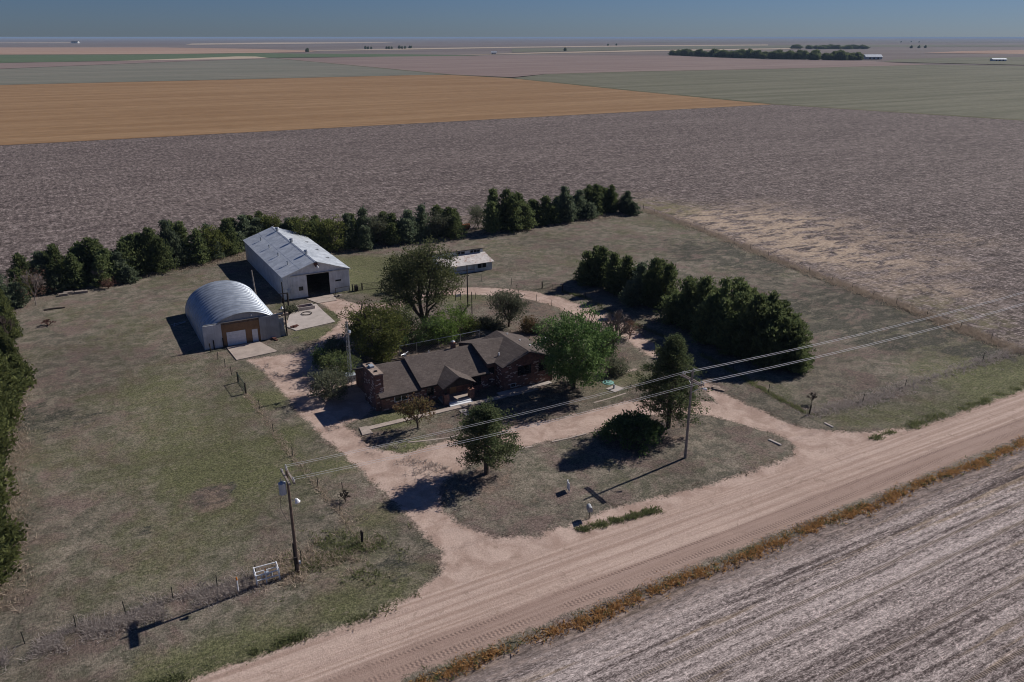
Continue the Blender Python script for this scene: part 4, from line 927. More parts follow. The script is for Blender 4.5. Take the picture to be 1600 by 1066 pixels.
WESTF = [(18.89,62.96),(18.75,69.32),(18.18,75.00),(17.56,83.01),(17.10,89.98),(17.13,97.33),(16.63,103.16)]
fence('wire fence along the left side of the curving west drive', WESTF, 99, 1.2)
fence('short wire fence from the green gate up to the arched shed', [(16.52,107.49),(15.99,114.11),(15.25,121.17)], 3.5, 1.2)
fence('long pasture fence along the right hand stubble field', [(139.88,175.36),(136.43,146.74),(131.81,121.11),(128.51,101.13),(126.78,85.55),(124.74,72.06),(123.02,60.64)], 6., 1.2, 2, True, .006)
fence('road fence at the right edge of the pasture', [(77.79,61.71),(86.78,60.83),(95.97,61.34),(114.28,61.71),(125.17,61.88),(144.13,62.29)], 99, 1.15)
fence('wire fence along the right side of the east drive', [(77.79,61.71),(78.22,69.09),(79.26,76.85),(79.78,83.90),(79.93,92.64),(79.21,101.12),(79.60,109.85),(80.26,115.86),(78.80,121.43)], 6., 1.15)
fence('pasture wire fence between the barn and the yard gate', [(76.38,124.89),(72.49,129.96),(68.39,134.73),(62.87,138.32)], 99, 1.2)
fence('curved yard fence with thin posts inside the loop drive', [(62.24,125.05),(66.06,124.24),(70.04,122.90),(71.47,118.81),(72.44,115.09),(71.29,106.66),(71.00,100.35)], 99, 1.2, 2, False)
def pipe_gate(name, label, a, b, h, mat, bars, vertical=False):
    L = math.hypot(b[0] - a[0], b[1] - a[1]); t = thing(name, label, 'gate', (*a, .03), math.atan2(b[1] - a[1], b[0] - a[0]))
    for x in (0, L):
        o = link('post', P_wood, t); o.location = (x, 0, 0); o.scale = (1.2, 1.2, h / 1.3)
    MB().tube((.15, 0, .2), (L - .15, 0, .2), .03).build('rail', M[mat], t); MB().tube((.15, 0, h), (L - .15, 0, h), .03).build('rail', M[mat], t)
    if vertical:
        for i in range(bars): x = .15 + (L - .3) * i / (bars - 1); MB().tube((x, 0, .2), (x, 0, h), .03).build('bar', M[mat], t)
    else:
        for i in range(bars): z = .2 + (h - .2) * (i + 1) / (bars + 1); MB().tube((.15, 0, z), (L - .15, 0, z), .025).build('rail', M[mat], t)
        for x in (.15, L * .5, L - .15): MB().tube((x, 0, .2), (x, 0, h), .025).build('bar', M[mat], t)
pipe_gate('pipe_gate', 'green barred gate beside the west drive', (16.5, 107.5), (16.65, 103.2), 1.5, 'greengate', 8, True)
pipe_gate('pipe_gate', 'dark pipe gate into the pasture by the east cedars', (76.38,124.89), (78.80,121.43), 1.25, 'post', 3)
pipe_gate('pipe_gate', 'dark pipe gate near the corner of the machine shed', (44.27,140.95), (46.13,140.85), 1.3, 'post', 4)
pipe_gate('pipe_fence', 'long pipe fence panel left of the tall elm', (46.13,140.85), (49.86,140.19), 1.3, 'post', 3)
pipe_gate('pipe_fence', 'pipe fence panel partly hidden behind the tall elm', (49.86,140.19), (53.59,140.03), 1.3, 'post', 3)
def chainlink():
    pts = [(39.8, 105.9), (42.6, 105.9), (46.3, 105.95), (50., 106.), (53.4, 106.1)]
    t = thing('chain_link_fence', 'galvanised chain link fence behind the house', 'fence', (*pts[0], 0)); ox, oy = pts[0]
    for x, y in pts: MB().tube((x - ox, y - oy, -.1), (x - ox, y - oy, 1.75), .055).build('post', M['galv'], t)
    MB().path([(x - ox, y - oy, 1.68) for x, y in pts], .045).build('top_rail', M['galv'], t)
    m = MB(); L = pts[-1][0] - ox
    for i in range(int(L / .3)):
        x = i * .3
        m.tube((x, .02, .05), (min(L, x + 1.5), .02, 1.53), .006, None, 3, False); m.tube((min(L, x + 1.5), .03, .05), (x, .03, 1.53), .006, None, 3, False)
    m.build('wire_mesh', M['galv'], t)
    for (x, y) in ((53.4, 106.1),):
        MB().path([(x - ox, y - oy, 1.55), (x - ox + .1, y - 4 - oy, 1.55), (x - ox + .1, y - 6.5 - oy, 1.55)], .03).build('top_rail', M['galv'], t)
        MB().tube((x - ox + .1, y - 6.5 - oy, -.1), (x - ox + .1, y - 6.5 - oy, 1.6), .04).build('post', M['galv'], t)
chainlink()

# ------------------------------------------------------------------ small things in the yard
def pipe_guard():
    t = thing('pipe_guard', 'white pipe guard rack round the gas meter by the left pole', 'guard rail', (8.75, 61.3, 0), -.05)
    W, D, H_ = 1.95, 1.25, 1.25
    for x in (0, W):
        for y in (0, D): MB().tube((x, y, -.1), (x, y, H_), .06, .06, 8).build('post', M['white'], t)
    for z in (H_ - .08, .65):
        for y in (0, D): MB().tube((0, y, z), (W, y, z), .05, .05, 7).build('rail', M['white'], t)
        for x in (0, W): MB().tube((x, 0, z), (x, D, z), .05, .05, 7).build('rail', M['white'], t)
    MB().tube((W * .42, -.02, -.1), (W * .42, -.02, 1.5), .05, .05, 7).build('marker_post', M['white'], t); MB().tube((W * .42, -.02, 1.5), (W * .42, -.02, 1.75), .07, .05, 7).build('marker_cap', M['orangepaint'], t)
    m = MB(); m.tube((.5, .6, 0), (.5, .6, .7), .06); m.tube((.5, .6, .7), (1.4, .6, .7), .06); m.tube((1.4, .6, .7), (1.4, .6, 0), .06); m.box(.8, 1.15, .45, .75, .6, .9); m.build('gas_meter', M['transformer'], t)
    t2 = thing('marker_post', 'white pipeline marker post with an orange cap left of the pipe guard', 'marker post', (7.15, 61.3, 0))
    MB().tube((0, 0, -.1), (0, 0, 1.35), .055, .055, 8).build('post', M['white'], t2); MB().tube((0, 0, 1.35), (0, 0, 1.65), .075, .05, 8).build('cap', M['orangepaint'], t2)
pipe_guard()
def mailbox():
    t = thing('mailbox', 'dark rural mailbox on a thin post at the road edge', 'mailbox', (40.1, 55.95, 0), -.35)
    MB().tube((0, 0, -.1), (0, 0, 1.0), .04).build('post', M['darkpole'], t)
    pr = [(-.17, 1.0), (.17, 1.0), (.17, 1.22)] + [(.17 * math.cos(a), 1.22 + .17 * math.sin(a)) for a in (.4, .8, 1.2, 1.57, 1.95, 2.35, 2.75)] + [(-.17, 1.22)]
    m = MB(); m.prism([(p[0] * 1.35, 1 + (p[1] - 1) * 1.4) for p in pr], 'y', -.38, .38); b = m.build('box', M['quonset_end'], t)
    MB().tube((.24, .1, 1.2), (.27, .1, 1.6), .02).build('flag', M['redrust'], b)
    s_ = thing('yard_sign', 'white yard sign standing on the island lawn near the road', 'sign', (41.0, 61.2, 0), 1.25)
    MB().tube((-.35, 0, -.1), (-.35, 0, 1.3), .03).build('leg', M['white'], s_); MB().tube((.35, 0, -.1), (.35, 0, 1.3), .03).build('leg', M['white'], s_)
    MB().box(-.45, .45, -.035, .035, .42, 1.25).build('board', M['white'], s_)
    MB().box(-.45, .45, -.04, .04, .40, .52).build('trim', M['stoneblue'], s_); MB().tube((0, 0, 1.25), (0, 0, 1.5), .03).build('rider', M['white'], s_)
mailbox()
def block(name, label, cat, x0, y0, x1, y1, w_, h, mat, z=.0):
    a = math.atan2(y1 - y0, x1 - x0); L = math.hypot(x1 - x0, y1 - y0)
    o = MB().prism([(-w_, 0), (w_, 0), (w_ * .85, h), (-w_ * .85, h)], 'x', 0, L).build(name, M[mat]); o.location = (x0, y0, z + .05); o.rotation_euler.z = a
    return tag(o, label, cat)
block('concrete_bumper', 'pale concrete bumper block on the island lawn tip', 'bumper', 68.15, 59.2, 68.35, 57.5, .17, .2, 'oldconcrete')
block('concrete_bumper', 'pale concrete bumper block in the grass across the east drive', 'bumper', 77.46, 59.0, 77.43, 57.7, .16, .2, 'oldconcrete')
def well():
    t = thing('well_pad', 'square concrete well pad with a capped pipe beside the maple', 'well', (60.9, 80.2, 0), .25)
    MB().slab([(-.95, -.8, .2), (.95, -.8, .2), (.95, .8, .2), (-.95, .8, .2)], .3).build('pad', M['oldconcrete'], t)
    MB().tube((-.1, .1, .2), (-.1, .1, .75), .12, .12, 8).build('well_pipe', M['stoneblue'], t)
    t = thing('tank_lid', 'round faded teal lid lying in the grass by the maple', 'lid', (61.3, 82.3, 0))
    m = MB(); m.tube((0, 0, .05), (0, 0, .22), .85, .8, 16); m.tube((0, 0, .22), (0, 0, .3), .6, .5, 16); m.build('lid', M['teal'], t)
    MB().tube((0, 0, .3), (0, 0, .37), .12, .1, 8).build('handle', M['galv'], t)
well()
def trough():
    t = thing('stock_trough', 'rectangular wooden stock trough frame on the concrete slab', 'trough', (32.1, 134.0, .16), .03)
    MB().box(0, 3.0, 0, .18, 0, .55).build('side', M['oldconcrete'], t); MB().box(0, 3.0, 1.6, 1.78, 0, .55).build('side', M['oldconcrete'], t)
    MB().box(0, .18, .18, 1.6, 0, .55).build('end', M['oldconcrete'], t); MB().box(2.82, 3.0, .18, 1.6, 0, .55).build('end', M['oldconcrete'], t); MB().box(.18, 2.82, .18, 1.6, 0, .08).build('floor', M['redrust'], t)
    m = MB(); n = 20; P = [(math.cos(2 * math.pi * i / n) * .85, math.sin(2 * math.pi * i / n) * .85, .1) for i in range(n + 1)]
    m.path(P, .07); o = m.build('steel_hoop', M['darkpole']); o.location = (33.0, 131.9, .18); tag(o, 'dark iron hoop lying on the concrete slab', 'hoop')
    rg = random.Random(8)
    L = [((28.6, 129.2), 'rubble', 'broken concrete lump at the slab edge by the service pole'), ((29.5, 133.6), 'rubble', 'grey rock heap behind the service pole'), ((28.2, 133.5), 'rubble', 'rubble pile near the back corner of the arched shed'),
         ((27.2, 126.5), 'offwhite', 'white scrap appliance beside the service pole'), ((29.6, 126.3), 'redrust', 'rusty red scrap heap at the front edge of the slab'), ((30.2, 136.4), 'rubble', 'stone heap at the back of the slab'),
         ((25.7, 138.6), 'offwhite', 'pale board lying in front of the machine shed corner'), ((24.8, 121.9), 'redrust', 'dark scrap pile at the foot of the right sliding leaf'), ((40.8, 139.4), 'greypole', 'short timber lying by the shed apron')]
    for (x, y), mt, lb in L:
        m = MB()
        for _ in range(7):
            a, b, s_ = rg.gauss(0, .35), rg.gauss(0, .25), rg.uniform(.1, .28); m.box(a - s_ * 1.4, a + s_ * 1.4, b - s_, b + s_, 0, s_ * rg.uniform(.8, 1.8))
        o = m.build('scrap_heap', M[mt]); o.location = (x, y, .08); o.rotation_euler.z = rg.uniform(0, 3); tag(o, lb, 'scrap heap')
trough()
def yard_bits():
    t = thing('utility_box', 'blue grey metal box behind the mast by the left gable', 'cabinet', (30.0, 100.3, 0))
    MB().box(-.3, 1.0, -.2, .9, 0, 1.0).build('body', M['stoneblue'], t); MB().slab([(-.38, -.28, 1.02), (1.08, -.28, 1.02), (1.08, .98, 1.12), (-.38, .98, 1.12)], .06).build('lid', M['transformer'], t)
    x, y = (61.78,99.83); t = thing('propane_tank', 'small white propane tank behind the right wing of house', 'tank', (x, y, 0), .4)
    m = MB(); m.tube((-.7, 0, .7), (.7, 0, .7), .42, .42, 12); m.tube((.7, 0, .7), (.95, 0, .7), .42, .2, 12); m.tube((-.7, 0, .7), (-.95, 0, .7), .42, .2, 12); m.build('tank', M['white'], t)
    for q in (-.5, .5): MB().box(q - .08, q + .08, -.3, .3, 0, .35).build('leg', M['oldconcrete'], t)
    x, y = (59.32,126.25); t = thing('plank_sign', 'pale plank board between two dark posts beside loop drive', 'sign', (x, y, 0), .1)
    for q in (-.55, .55): MB().tube((q, 0, -.1), (q, 0, 1.5), .07).build('post', M['darkpole'], t)
    MB().box(-.45, .45, -.05, .03, .75, 1.25).build('board', M['offwhite'], t)
    x, y = (85.49,176.82); t = thing('fuel_tank', 'rusty orange fuel tank in the gap of the back windbreak', 'tank', (x, y, 0), .1)
    m = MB(); m.tube((-1.1, 0, 1.0), (1.1, 0, 1.0), .65, .65, 12); m.build('tank', M['rust'], t)
    for q in (-.7, .7): MB().box(q - .1, q + .1, -.5, .5, 0, .5).build('stand', M['darkpole'], t)
    x, y = (-5.16,156.00); o = MB().tube((-1.6, 0, .2), (0, .2, .25), .22, .18, 8).tube((0, .2, .25), (1.7, .0, .22), .17, .1, 8).build('fallen_log', M['darkpole']); o.location = (x, y, .03); tag(o, 'dark fallen log lying in the grass at far left', 'log')
    x, y = (-2.14,165.05); m = MB(); rg = random.Random(4)
    for _ in range(14): a, b, s_ = rg.gauss(0, 1.2), rg.gauss(0, .5), rg.uniform(.15, .5); m.box(a - s_ * 1.6, a + s_ * 1.6, b - s_, b + s_, 0, s_ * 1.2)
    o = m.build('scrap_heap', M['greypole']); o.location = (x, y, .0); tag(o, 'grey heap of boards under the left windbreak', 'scrap heap')
    for k, (px_, lab) in enumerate(((((72.67,73.88)), 'long pale rubble mound at the bend of east drive'), (((73.77,95.42)), 'pale rubble patch by the bare tree'), (((73.32,90.24)), 'broken pale slab pieces between bare tree and east drive'), (((66.19,84.15)), 'pale rubble in the grass right of the maple'))):
        m = MB(); rg = random.Random(k + 20)
        for _ in range(9): a, b, s_ = rg.gauss(0, .8 if k == 0 else .5), rg.gauss(0, .3), rg.uniform(.1, .3); m.box(a - s_ * 1.5, a + s_ * 1.5, b - s_, b + s_, 0, s_ * (1. if k == 0 else .5))
        o = m.build('rubble_heap', M['rubble']); o.location = (*px_, .04); o.rotation_euler.z = -.9 if k == 0 else .4; tag(o, lab, 'rubble')
    # steel frame on the ground behind the arched shed
    m = MB(); m.tube((-2.2, .3, .25), (0, 0, .5), .06); m.tube((-2.0, -.6, .25), (0, -.2, .5), .06); m.tube((-1.6, 1.0, .2), (-1.9, -.7, .2), .06); o = m.build('trailer_frame', M['galv']); o.location = (13.9, 136.9, 0); tag(o, 'bent pipe trailer frame against the far side of arched shed', 'frame')
    o = MB().box(-.3, .3, -.3, .3, 0, 1.1).box(-.2, .2, -.2, .2, 1.1, 1.3).build('fuel_drum_box', M['darkpole']); o.location = (44.9, 140.6, 0); tag(o, 'dark box at the right corner of the machine shed', 'box')
yard_bits()

# ------------------------------------------------------------------ trees
ced = [cedar_meshes(11, 8, 2.9, power=.62, leaders=2, nb=360), cedar_meshes(12, 8, 3.3, leaders=4, power=.55, nb=440), cedar_meshes(13, 8, 3.0, 'cedar_blue', 3, 380, power=.55), cedar_meshes(14, 8, 3.5, leaders=6, nb=520, power=.5), cedar_meshes(15, 8, 3.3, 'cedar_blue', 4, 440, power=.5), cedar_meshes(16, 8, 2.9, leaders=3, low=.08, power=.45, nb=360)]
broad = [cedar_meshes(17, 8, 3.9, leaders=6, nb=560, power=.45), cedar_meshes(18, 8, 4.1, leaders=7, nb=600, power=.42), cedar_meshes(19, 8, 3.8, leaders=5, nb=520, power=.5)]
mixed = [leafy_meshes(23, 8, 3.4, 'greybush', trunk=.12, tr_r=.15, nl=6, levels=3, fill=190, per=13, size=.36, clump=.42, crown_c=.5, crown_h=.5), leafy_meshes(24, 8, 3.2, 'olive', trunk=.12, tr_r=.15, nl=6, levels=3, fill=170, per=13, size=.36, clump=.42, crown_c=.5, crown_h=.48)]
rg = random.Random(77)
BACK = [(*(-13.03,160.40,7.58), 2.6), (*(-9.66,168.34,7.96), 2.6), (*(-6.30,169.68,7.84), 2.5), (*(-3.83,169.72,8.50), 2.7), (*(-0.95,168.11,6.28), 2.3), (*(2.20,173.24,8.40), 2.8), (*(4.72,169.82,6.94), 2.4), (*(6.99,169.55,5.44), 2.2), (*(9.88,173.12,8.69), 2.9), (*(12.99,173.00,8.88), 2.7), (*(16.56,176.00,9.21), 2.8), (*(19.75,177.10,8.52), 2.7), (*(22.59,175.51,7.85), 2.7), (*(26.11,177.72,7.44), 2.6), (*(29.42,179.59,8.39), 2.8), (*(33.85,184.96,6.78), 2.6), (*(36.95,185.97,6.86), 2.6), (*(40.51,186.79,6.94), 2.7),
        (*(43.68,182.90,6.44), 2.6), (*(44.47,172.45,8.72), 2.6), (*(47.56,174.62,8.58), 2.8), (*(50.11,171.88,8.39), 2.7), (*(53.97,172.36,7.61), 2.8), (*(57.94,172.86,7.99), 2.9), (*(61.74,173.51,7.34), 2.8), (*(64.69,172.57,6.77), 2.5), (*(68.52,172.56,8.02), 2.9), (*(72.17,172.71,7.49), 2.7), (*(75.61,172.26,7.38), 2.8), (*(78.84,171.95,6.81), 2.7), (*(89.24,177.17,5.99), 2.1), (*(90.82,172.23,9.50), 3.), (*(94.53,171.76,8.93), 3.), (*(99.16,172.46,7.28), 2.8), (*(103.48,173.41,6.57), 2.6), (*(106.44,172.61,6.42), 2.9), (*(111.96,173.01,8.48), 2.8), (*(117.77,174.25,7.11), 2.8), (*(124.27,176.22,7.94), 2.7), (*(129.54,176.17,7.33), 2.5), (*(132.85,173.35,6.27), 2.4)]
for i, (x, y, h, r) in enumerate(BACK):
    k = rg.randrange(6); broadleaf = i in (13, 17, 19, 21, 24, 28, 30); adj = 'tall' if h > 8.6 else ('short' if h < 6.6 else 'dark')
    kind = 'blue-green' if k in (2, 4) else 'green'
    lab = '%s %s cedar, %s from the left in the front line of the back windbreak' % (adj, kind, ORD[i] if i < 40 else 'last')
    if broadleaf:
        plant('broadleaf_tree', 'grey green broadleaf tree, %s from the left in the front of the back windbreak' % ORD[i], 'tree', mixed[i % 2], x, y, r / 2.8, h / 8 * rg.uniform(.85, 1.), rg.uniform(0, 6.28), 'broadleaf trees among the back windbreak')
        continue
    plant('cedar_tree', lab, 'cedar', ced[k], x, y, r / 2.6 * 1.02, h / 8 * rg.uniform(.9, 1.1), rg.uniform(0, 6.28), 'cedars in the front line of the back windbreak')
bx = [p for p in BACK]; j = 0
for a, b in zip(bx[:-1:2], bx[1::2]):
    if a[0] < -8: continue
    x, y = (a[0] + b[0]) / 2 + rg.uniform(-1, 1), (a[1] + b[1]) / 2 + rg.uniform(2.4, 3.6)
    if 82 < x < 90: continue
    plant('cedar_tree', 'cedar half hidden in the rear line of the back windbreak, %s from the left' % ORD[j], 'cedar', ced[rg.randrange(6)], x, y, 1.05, rg.uniform(.8, 1.) * (a[2] + b[2]) / 2 / 8, rg.uniform(0, 6.28), 'cedars in the rear line of the back windbreak'); j += 1
EAST = [(*(87.04,124.31,4.15), 2.4), (*(87.76,121.42,7.37), 2.9), (*(87.49,117.27,7.10), 2.6), (*(87.43,113.18,7.56), 2.7), (*(87.35,108.86,7.29), 2.7), (*(87.76,105.70,8.68), 2.8), (*(87.06,96.00,7.80), 3.0), (*(86.94,91.78,9.11), 3.1), (*(86.61,87.25,9.70), 3.0), (*(86.13,83.08,8.76), 3.0), (*(86.05,79.51,9.76), 3.1), (*(86.90,77.01,8.39), 2.8), (*(87.42,75.02,7.14), 2.4), (*(88.17,73.77,5.46), 1.9)]
for i, (x, y, h, r) in enumerate(EAST):   # two clumps with a gap between them
    plant('cedar_tree', '%s cedar, %s from the far end of the row beside the east drive' % ('dark green' if i % 2 else 'tall dark', ORD[i]), 'cedar', (ced[[1, 3, 0, 5, 2, 3][i % 6]] if i < 6 else broad[i % 3]), x, y, r / 2.6 * (.98 if i < 6 else .95), h / 8 * (1. if i < 6 else 1.), rg.uniform(0, 6.28), 'cedars in the row beside the east drive')
for i, (x, y, h, r) in enumerate(EAST[8:-2:2]):
    plant('cedar_tree', 'cedar behind the east drive row, %s from the far end' % ORD[i], 'cedar', broad[i % 3], x + 4., y + 1.5, 1.0, h / 8 * .92, rg.uniform(0, 6.28), 'cedars behind the row beside the east drive')
lc = [cedar_meshes(31, 8, 3.1, 'leftcedar', 2, 420, power=.8, size=.5), cedar_meshes(32, 8, 2.9, 'leftcedar', 1, 380, power=.9, size=.5), cedar_meshes(33, 8, 3.2, 'leftcedar', 3, 460, power=.75, size=.5)]
for i in range(16):
    y = 69. + i * 4.7 + max(0, i - 11) * 3.
    plant('cedar_tree', 'mid green cedar cut by the left frame edge, %s from the near end' % ORD[i], 'cedar', lc[i % 3], -12.6 + rg.uniform(-.6, .6) + .008 * (y - 70), y, rg.uniform(.84, 1.0) * (1 if y < 122 else .7), rg.uniform(.8, 1.1) * (1 if y < 122 else .72), rg.uniform(0, 6.28), 'cedars along the left edge')
pine1 = pine_meshes(41, 8.0, 3.4, low=.2, pk=.36, ex=1.7, nb=120); plant('pine_tree', 'rounded dark pine left of the spreading juniper on the island', 'pine', pine1, *(35.11,68.60))
pine2 = pine_meshes(42, 11.8, 4.3, low=.16, pk=.3, ex=1.25, nb=190); plant('pine_tree', 'tall dark pine on the island behind the road utility pole', 'pine', pine2, *(59.73,67.53))
ma = leafy_meshes(51, 10.6, 5.2, 'maple', trunk=.16, nl=6, levels=3, fill=640, per=30, size=.28, clump=.34, crown_c=.54, crown_h=.46); plant('maple_tree', 'big bright green maple at the right end of the house', 'tree', ma, *(56.05,82.92))
md = leafy_meshes(52, 8.2, 4.6, 'olive', trunk=.16, nl=6, levels=3, fill=620, per=22, size=.26, clump=.38, crown_c=.52, crown_h=.47); plant('shade_tree', 'round olive green tree behind the left end of house', 'tree', md, *(36.91,107.86))
el = leafy_meshes(57, 14.8, 5.8, 'elm', 'bark', trunk=.12, tr_r=.48, nl=10, levels=4, spread=.85, fill=520, per=20, size=.30, clump=.46, crown_c=.64, crown_h=.35, upness=.55); plant('elm_tree', 'tall airy elm with bare spreading limbs behind the house', 'tree', el, *(47.50,114.17))
sm = leafy_meshes(54, 4.3, 2.3, 'ornamental', trunk=.3, tr_r=.11, nl=5, levels=3, fill=60, per=14, size=.24, clump=.26, crown_c=.62, crown_h=.36); plant('ornamental_tree', 'small bronze green ornamental tree on the front lawn', 'tree', sm, *(32.81,82.37))
bk = leafy_meshes(55, 6.4, 3.1, 'greybush', trunk=.2, tr_r=.18, nl=6, levels=3, fill=230, per=20, size=.24, clump=.34, crown_c=.58, crown_h=.42); plant('round_tree', 'round grey green tree behind the right roof peak', 'tree', bk, *(60.37,109.10))
# small shrub copies
def shrub(label, mat, px, h, r, seed, fill=170, per=20, size=.22, cat='shrub'):
    m = leafy_meshes(seed, h, r, mat, trunk=.12, tr_r=.06, nl=5, levels=2, fill=fill, per=per, size=size, clump=.3, crown_c=.48, crown_h=.5)
    return plant('shrub', label, cat, m, px[0], px[1])
shrub('large olive shrub beside the driveway left of the mast', 'greybush', ((26.33,96.45)), 3.9, 2.7, 61, 230)
shrub('dark green shrub behind the olive driveway shrub', 'cedar', ((29.36,102.62)), 3.9, 2.6, 62, 200)
shrub('small pointed shrub at the left of the driveway shrubs', 'juniper', ((28.05,106.55)), 3.2, 1.2, 63, 80)
shrub('feathery dark shrub between slab and round olive tree', 'cedar_blue', ((31.51,110.88)), 2.8, 1.9, 64, 130)
shrub('bright green bush under the right of the tall elm', 'bush', ((50.50,109.76)), 5.2, 3.6, 65, 230)
shrub('bright green bush in front of the elm trunk', 'bush', ((47.69,108.03)), 4.2, 2.8, 66, 180)
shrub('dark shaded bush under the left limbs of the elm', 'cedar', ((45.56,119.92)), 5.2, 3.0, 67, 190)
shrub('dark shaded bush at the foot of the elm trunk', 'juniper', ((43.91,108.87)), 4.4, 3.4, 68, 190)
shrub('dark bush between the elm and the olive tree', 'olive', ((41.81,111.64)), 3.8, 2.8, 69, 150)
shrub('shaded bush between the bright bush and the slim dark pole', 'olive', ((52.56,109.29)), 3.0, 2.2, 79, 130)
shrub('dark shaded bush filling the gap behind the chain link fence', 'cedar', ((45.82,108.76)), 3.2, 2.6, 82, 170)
shrub('low dark hedge bush left of the round back tree', 'greybush', ((56.85,111.07)), 1.8, 1.3, 70, 70)
shrub('low hedge bush under the round back tree', 'greybush', ((58.02,108.99)), 1.6, 1.3, 71, 70)
shrub('small rounded shrub right of the round back tree', 'ornamental', ((62.00,105.38)), 2.6, 1.4, 72, 90)
shrub('low green shrub line beside the maple crown', 'greybush', ((63.82,104.36)), 1.6, 1.4, 73, 70)
shrub('dark bush at the foot of the bare tree', 'juniper', ((65.37,89.33)), 4.6, 2.1, 74, 150)
shrub('grey green bush right of the maple crown', 'greybush', ((64.17,84.48)), 2.4, 1.7, 75, 100)
shrub('low green shrub behind the chimney', 'olive', ((36.93,104.93)), 2.0, 1.6, 76, 80)
shrub('pale grey shrub left of the elm limbs', 'greybush', ((51.47,136.00)), 3.2, 2.0, 77, 70)
shrub('small green shrub by the concrete slab back edge', 'greybush', ((30.98,134.60)), 1.1, 1.0, 78, 40)
# spreading juniper on the island
rj = np.random.default_rng(81); cl, dr = [], []; tk = MB()
for i in range(330):
    a = rj.uniform(0, 6.283); ln = 3.25 * rj.uniform(.25, 1.1) * (1 + .18 * math.sin(3 * a + 1)); f = min(1, ln / 4.0)
    hh = 2.8 * (1 - f ** 1.8) * rj.uniform(.45, 1.1) + .3
    cl.append((math.cos(a) * ln * 1.12, math.sin(a) * ln * .95, hh)); dr.append((math.cos(a) * .8, math.sin(a) * .8, .7))
    if i % 14 == 0: tk.tube((0, 0, .1), (math.cos(a) * ln * .9, math.sin(a) * ln * .8, hh * .8), .06, .02, 4)
plant('spreading_juniper', 'wide dark spreading juniper beside the tall island pine', 'juniper', (tk.mesh('trunk', M['bark']), foliage_mesh('crown', rj, cl, dr, 16, (.30, .30, .22), .40, 2.2, .5, 'juniper', .7)), *(54.05,67.26))
# bare and twiggy trees
def bare(name, label, px, h, r, seed, mat='deadwood', levels=5, tr_r=.13, twigs=None):
    t = thing(name, label, 'tree', (px[0], px[1], 0)); link('limb', bare_meshes(seed, h, r, mat, levels, tr_r), t)
    if twigs:
        rg_ = np.random.default_rng(seed); n = 90
        cl = np.stack([rg_.normal(0, h * .2, n), rg_.normal(0, h * .2, n), rg_.uniform(.3, 1., n) * h], 1)
        link('twigs', foliage_mesh('twigs', rg_, cl, rg_.normal(0, 1, (n, 3)), 9, (.3, .3, .25), .3, 5., .8, twigs), t)
bare('bare_tree', 'leafless grey tree between the maple and east drive', ((68.67,91.31)), 7.4, 1.25, 91, 'palebark', 6, .26)
bare('twiggy_bush', 'russet twiggy bush right of the leafless grey tree', ((74.57,94.97)), 3.0, 1.3, 92, 'redrust', 4, .06, 'russet')
bare('bare_tree', 'thin leafless tree at the left of the back windbreak', ((-7.91,160.41)), 6.6, .8, 93, 'deadwood', 5, .1, 'russet')
bare('bare_tree', 'pale leafless trunk by the left frame edge', ((-11.81,162.59)), 6.4, .8, 94, 'palebark', 4, .1)
bare('bare_tree', 'leafless tree among the upper left edge cedars', ((-11.68,138.36)), 5.8, .9, 95, 'bark', 5, .14)
bare('twiggy_bush', 'grey leafless bush in the back windbreak left half', ((2.71,168.47)), 3.6, 1.3, 96, 'deadwood', 5, .07)
bare('twiggy_bush', 'russet dry bush under the left windbreak cedars', ((4.17,165.25)), 1.8, 1.6, 97, 'redrust', 4, .05, 'russet')
bare('twiggy_bush', 'grey dead bush between the two sheds', ((25.25,145.29)), 2.2, 1.5, 98, 'deadwood', 5, .05)
bare('tumbleweed', 'dark tumbleweed caught on the corner fence wires', ((19.79,71.07)), 1.2, 1.4, 99, 'darkpole', 5, .04)
bare('twiggy_bush', 'small leafless shrub by the pasture corner post', ((80.63,63.82)), 1.6, 1.5, 100, 'bark', 5, .04)
bare('twiggy_bush', 'brown dead brush patch in the upper left grass', ((-6.27,147.06)), 1.1, 2.4, 101, 'redrust', 5, .05)
pl = MB(); 
t = thing('brace_post', 'leaning brace pole on the corner fence above the tumbleweed', 'post', (*(19.85,70.62), 0)); MB().tube((0, 0, 0), (-.25, .25, 2.4), .04, .03).build('pole', M['darkpole'], t)

# ------------------------------------------------------------------ far trees and buildings
far_m = [cedar_meshes(21, 15, 11., 'cedar', 3, 200, power=.35, size=2.4), cedar_meshes(22, 15, 10., 'cedar', 2, 180, power=.35, size=2.4)]
FAR = [(1052, 1072, 86.3, 5, 8.2), (1076, 1096, 87, 5, 8.2), (1096, 1196, 89.8, 20, 9), (1202, 1265, 92, 13, 8.5), (1268, 1278, 91, 3, 8), (1282, 1345, 93.5, 14, 9.5)]
import_far = [(1475.55,1761.54),(1492.31,1724.84),(1464.36,1687.48),(1462.91,1637.44),(1436.63,1603.28),(1447.58,1406.04),(1429.09,1376.47),(1471.39,1301.79),(1459.25,1259.85),(1517.13,1203.97)]
nfar = (5, 5, 22, 14, 15)
for s_ in range(5):
    a, b = import_far[2 * s_], import_far[2 * s_ + 1]
    for i in range(nfar[s_]):
        f = (i + .5) / nfar[s_]; sc_ = rg.uniform(.85, 1.2)
        plant('shelterbelt_tree', 'dark tree of the distant shelterbelt left of the far farm roof', 'tree', far_m[i % 2], a[0] + (b[0] - a[0]) * f + rg.uniform(-9, 9), a[1] + (b[1] - a[1]) * f + rg.uniform(-5, 25), sc_ * 1.25, sc_ * rg.uniform(.7, 1.05), rg.uniform(0, 6), 'dark trees of the distant shelterbelt')
BELT2 = [(2736.50,2480.74),(2850.38,2352.10),(2828.90,2321.93),(2959.10,2334.44)]
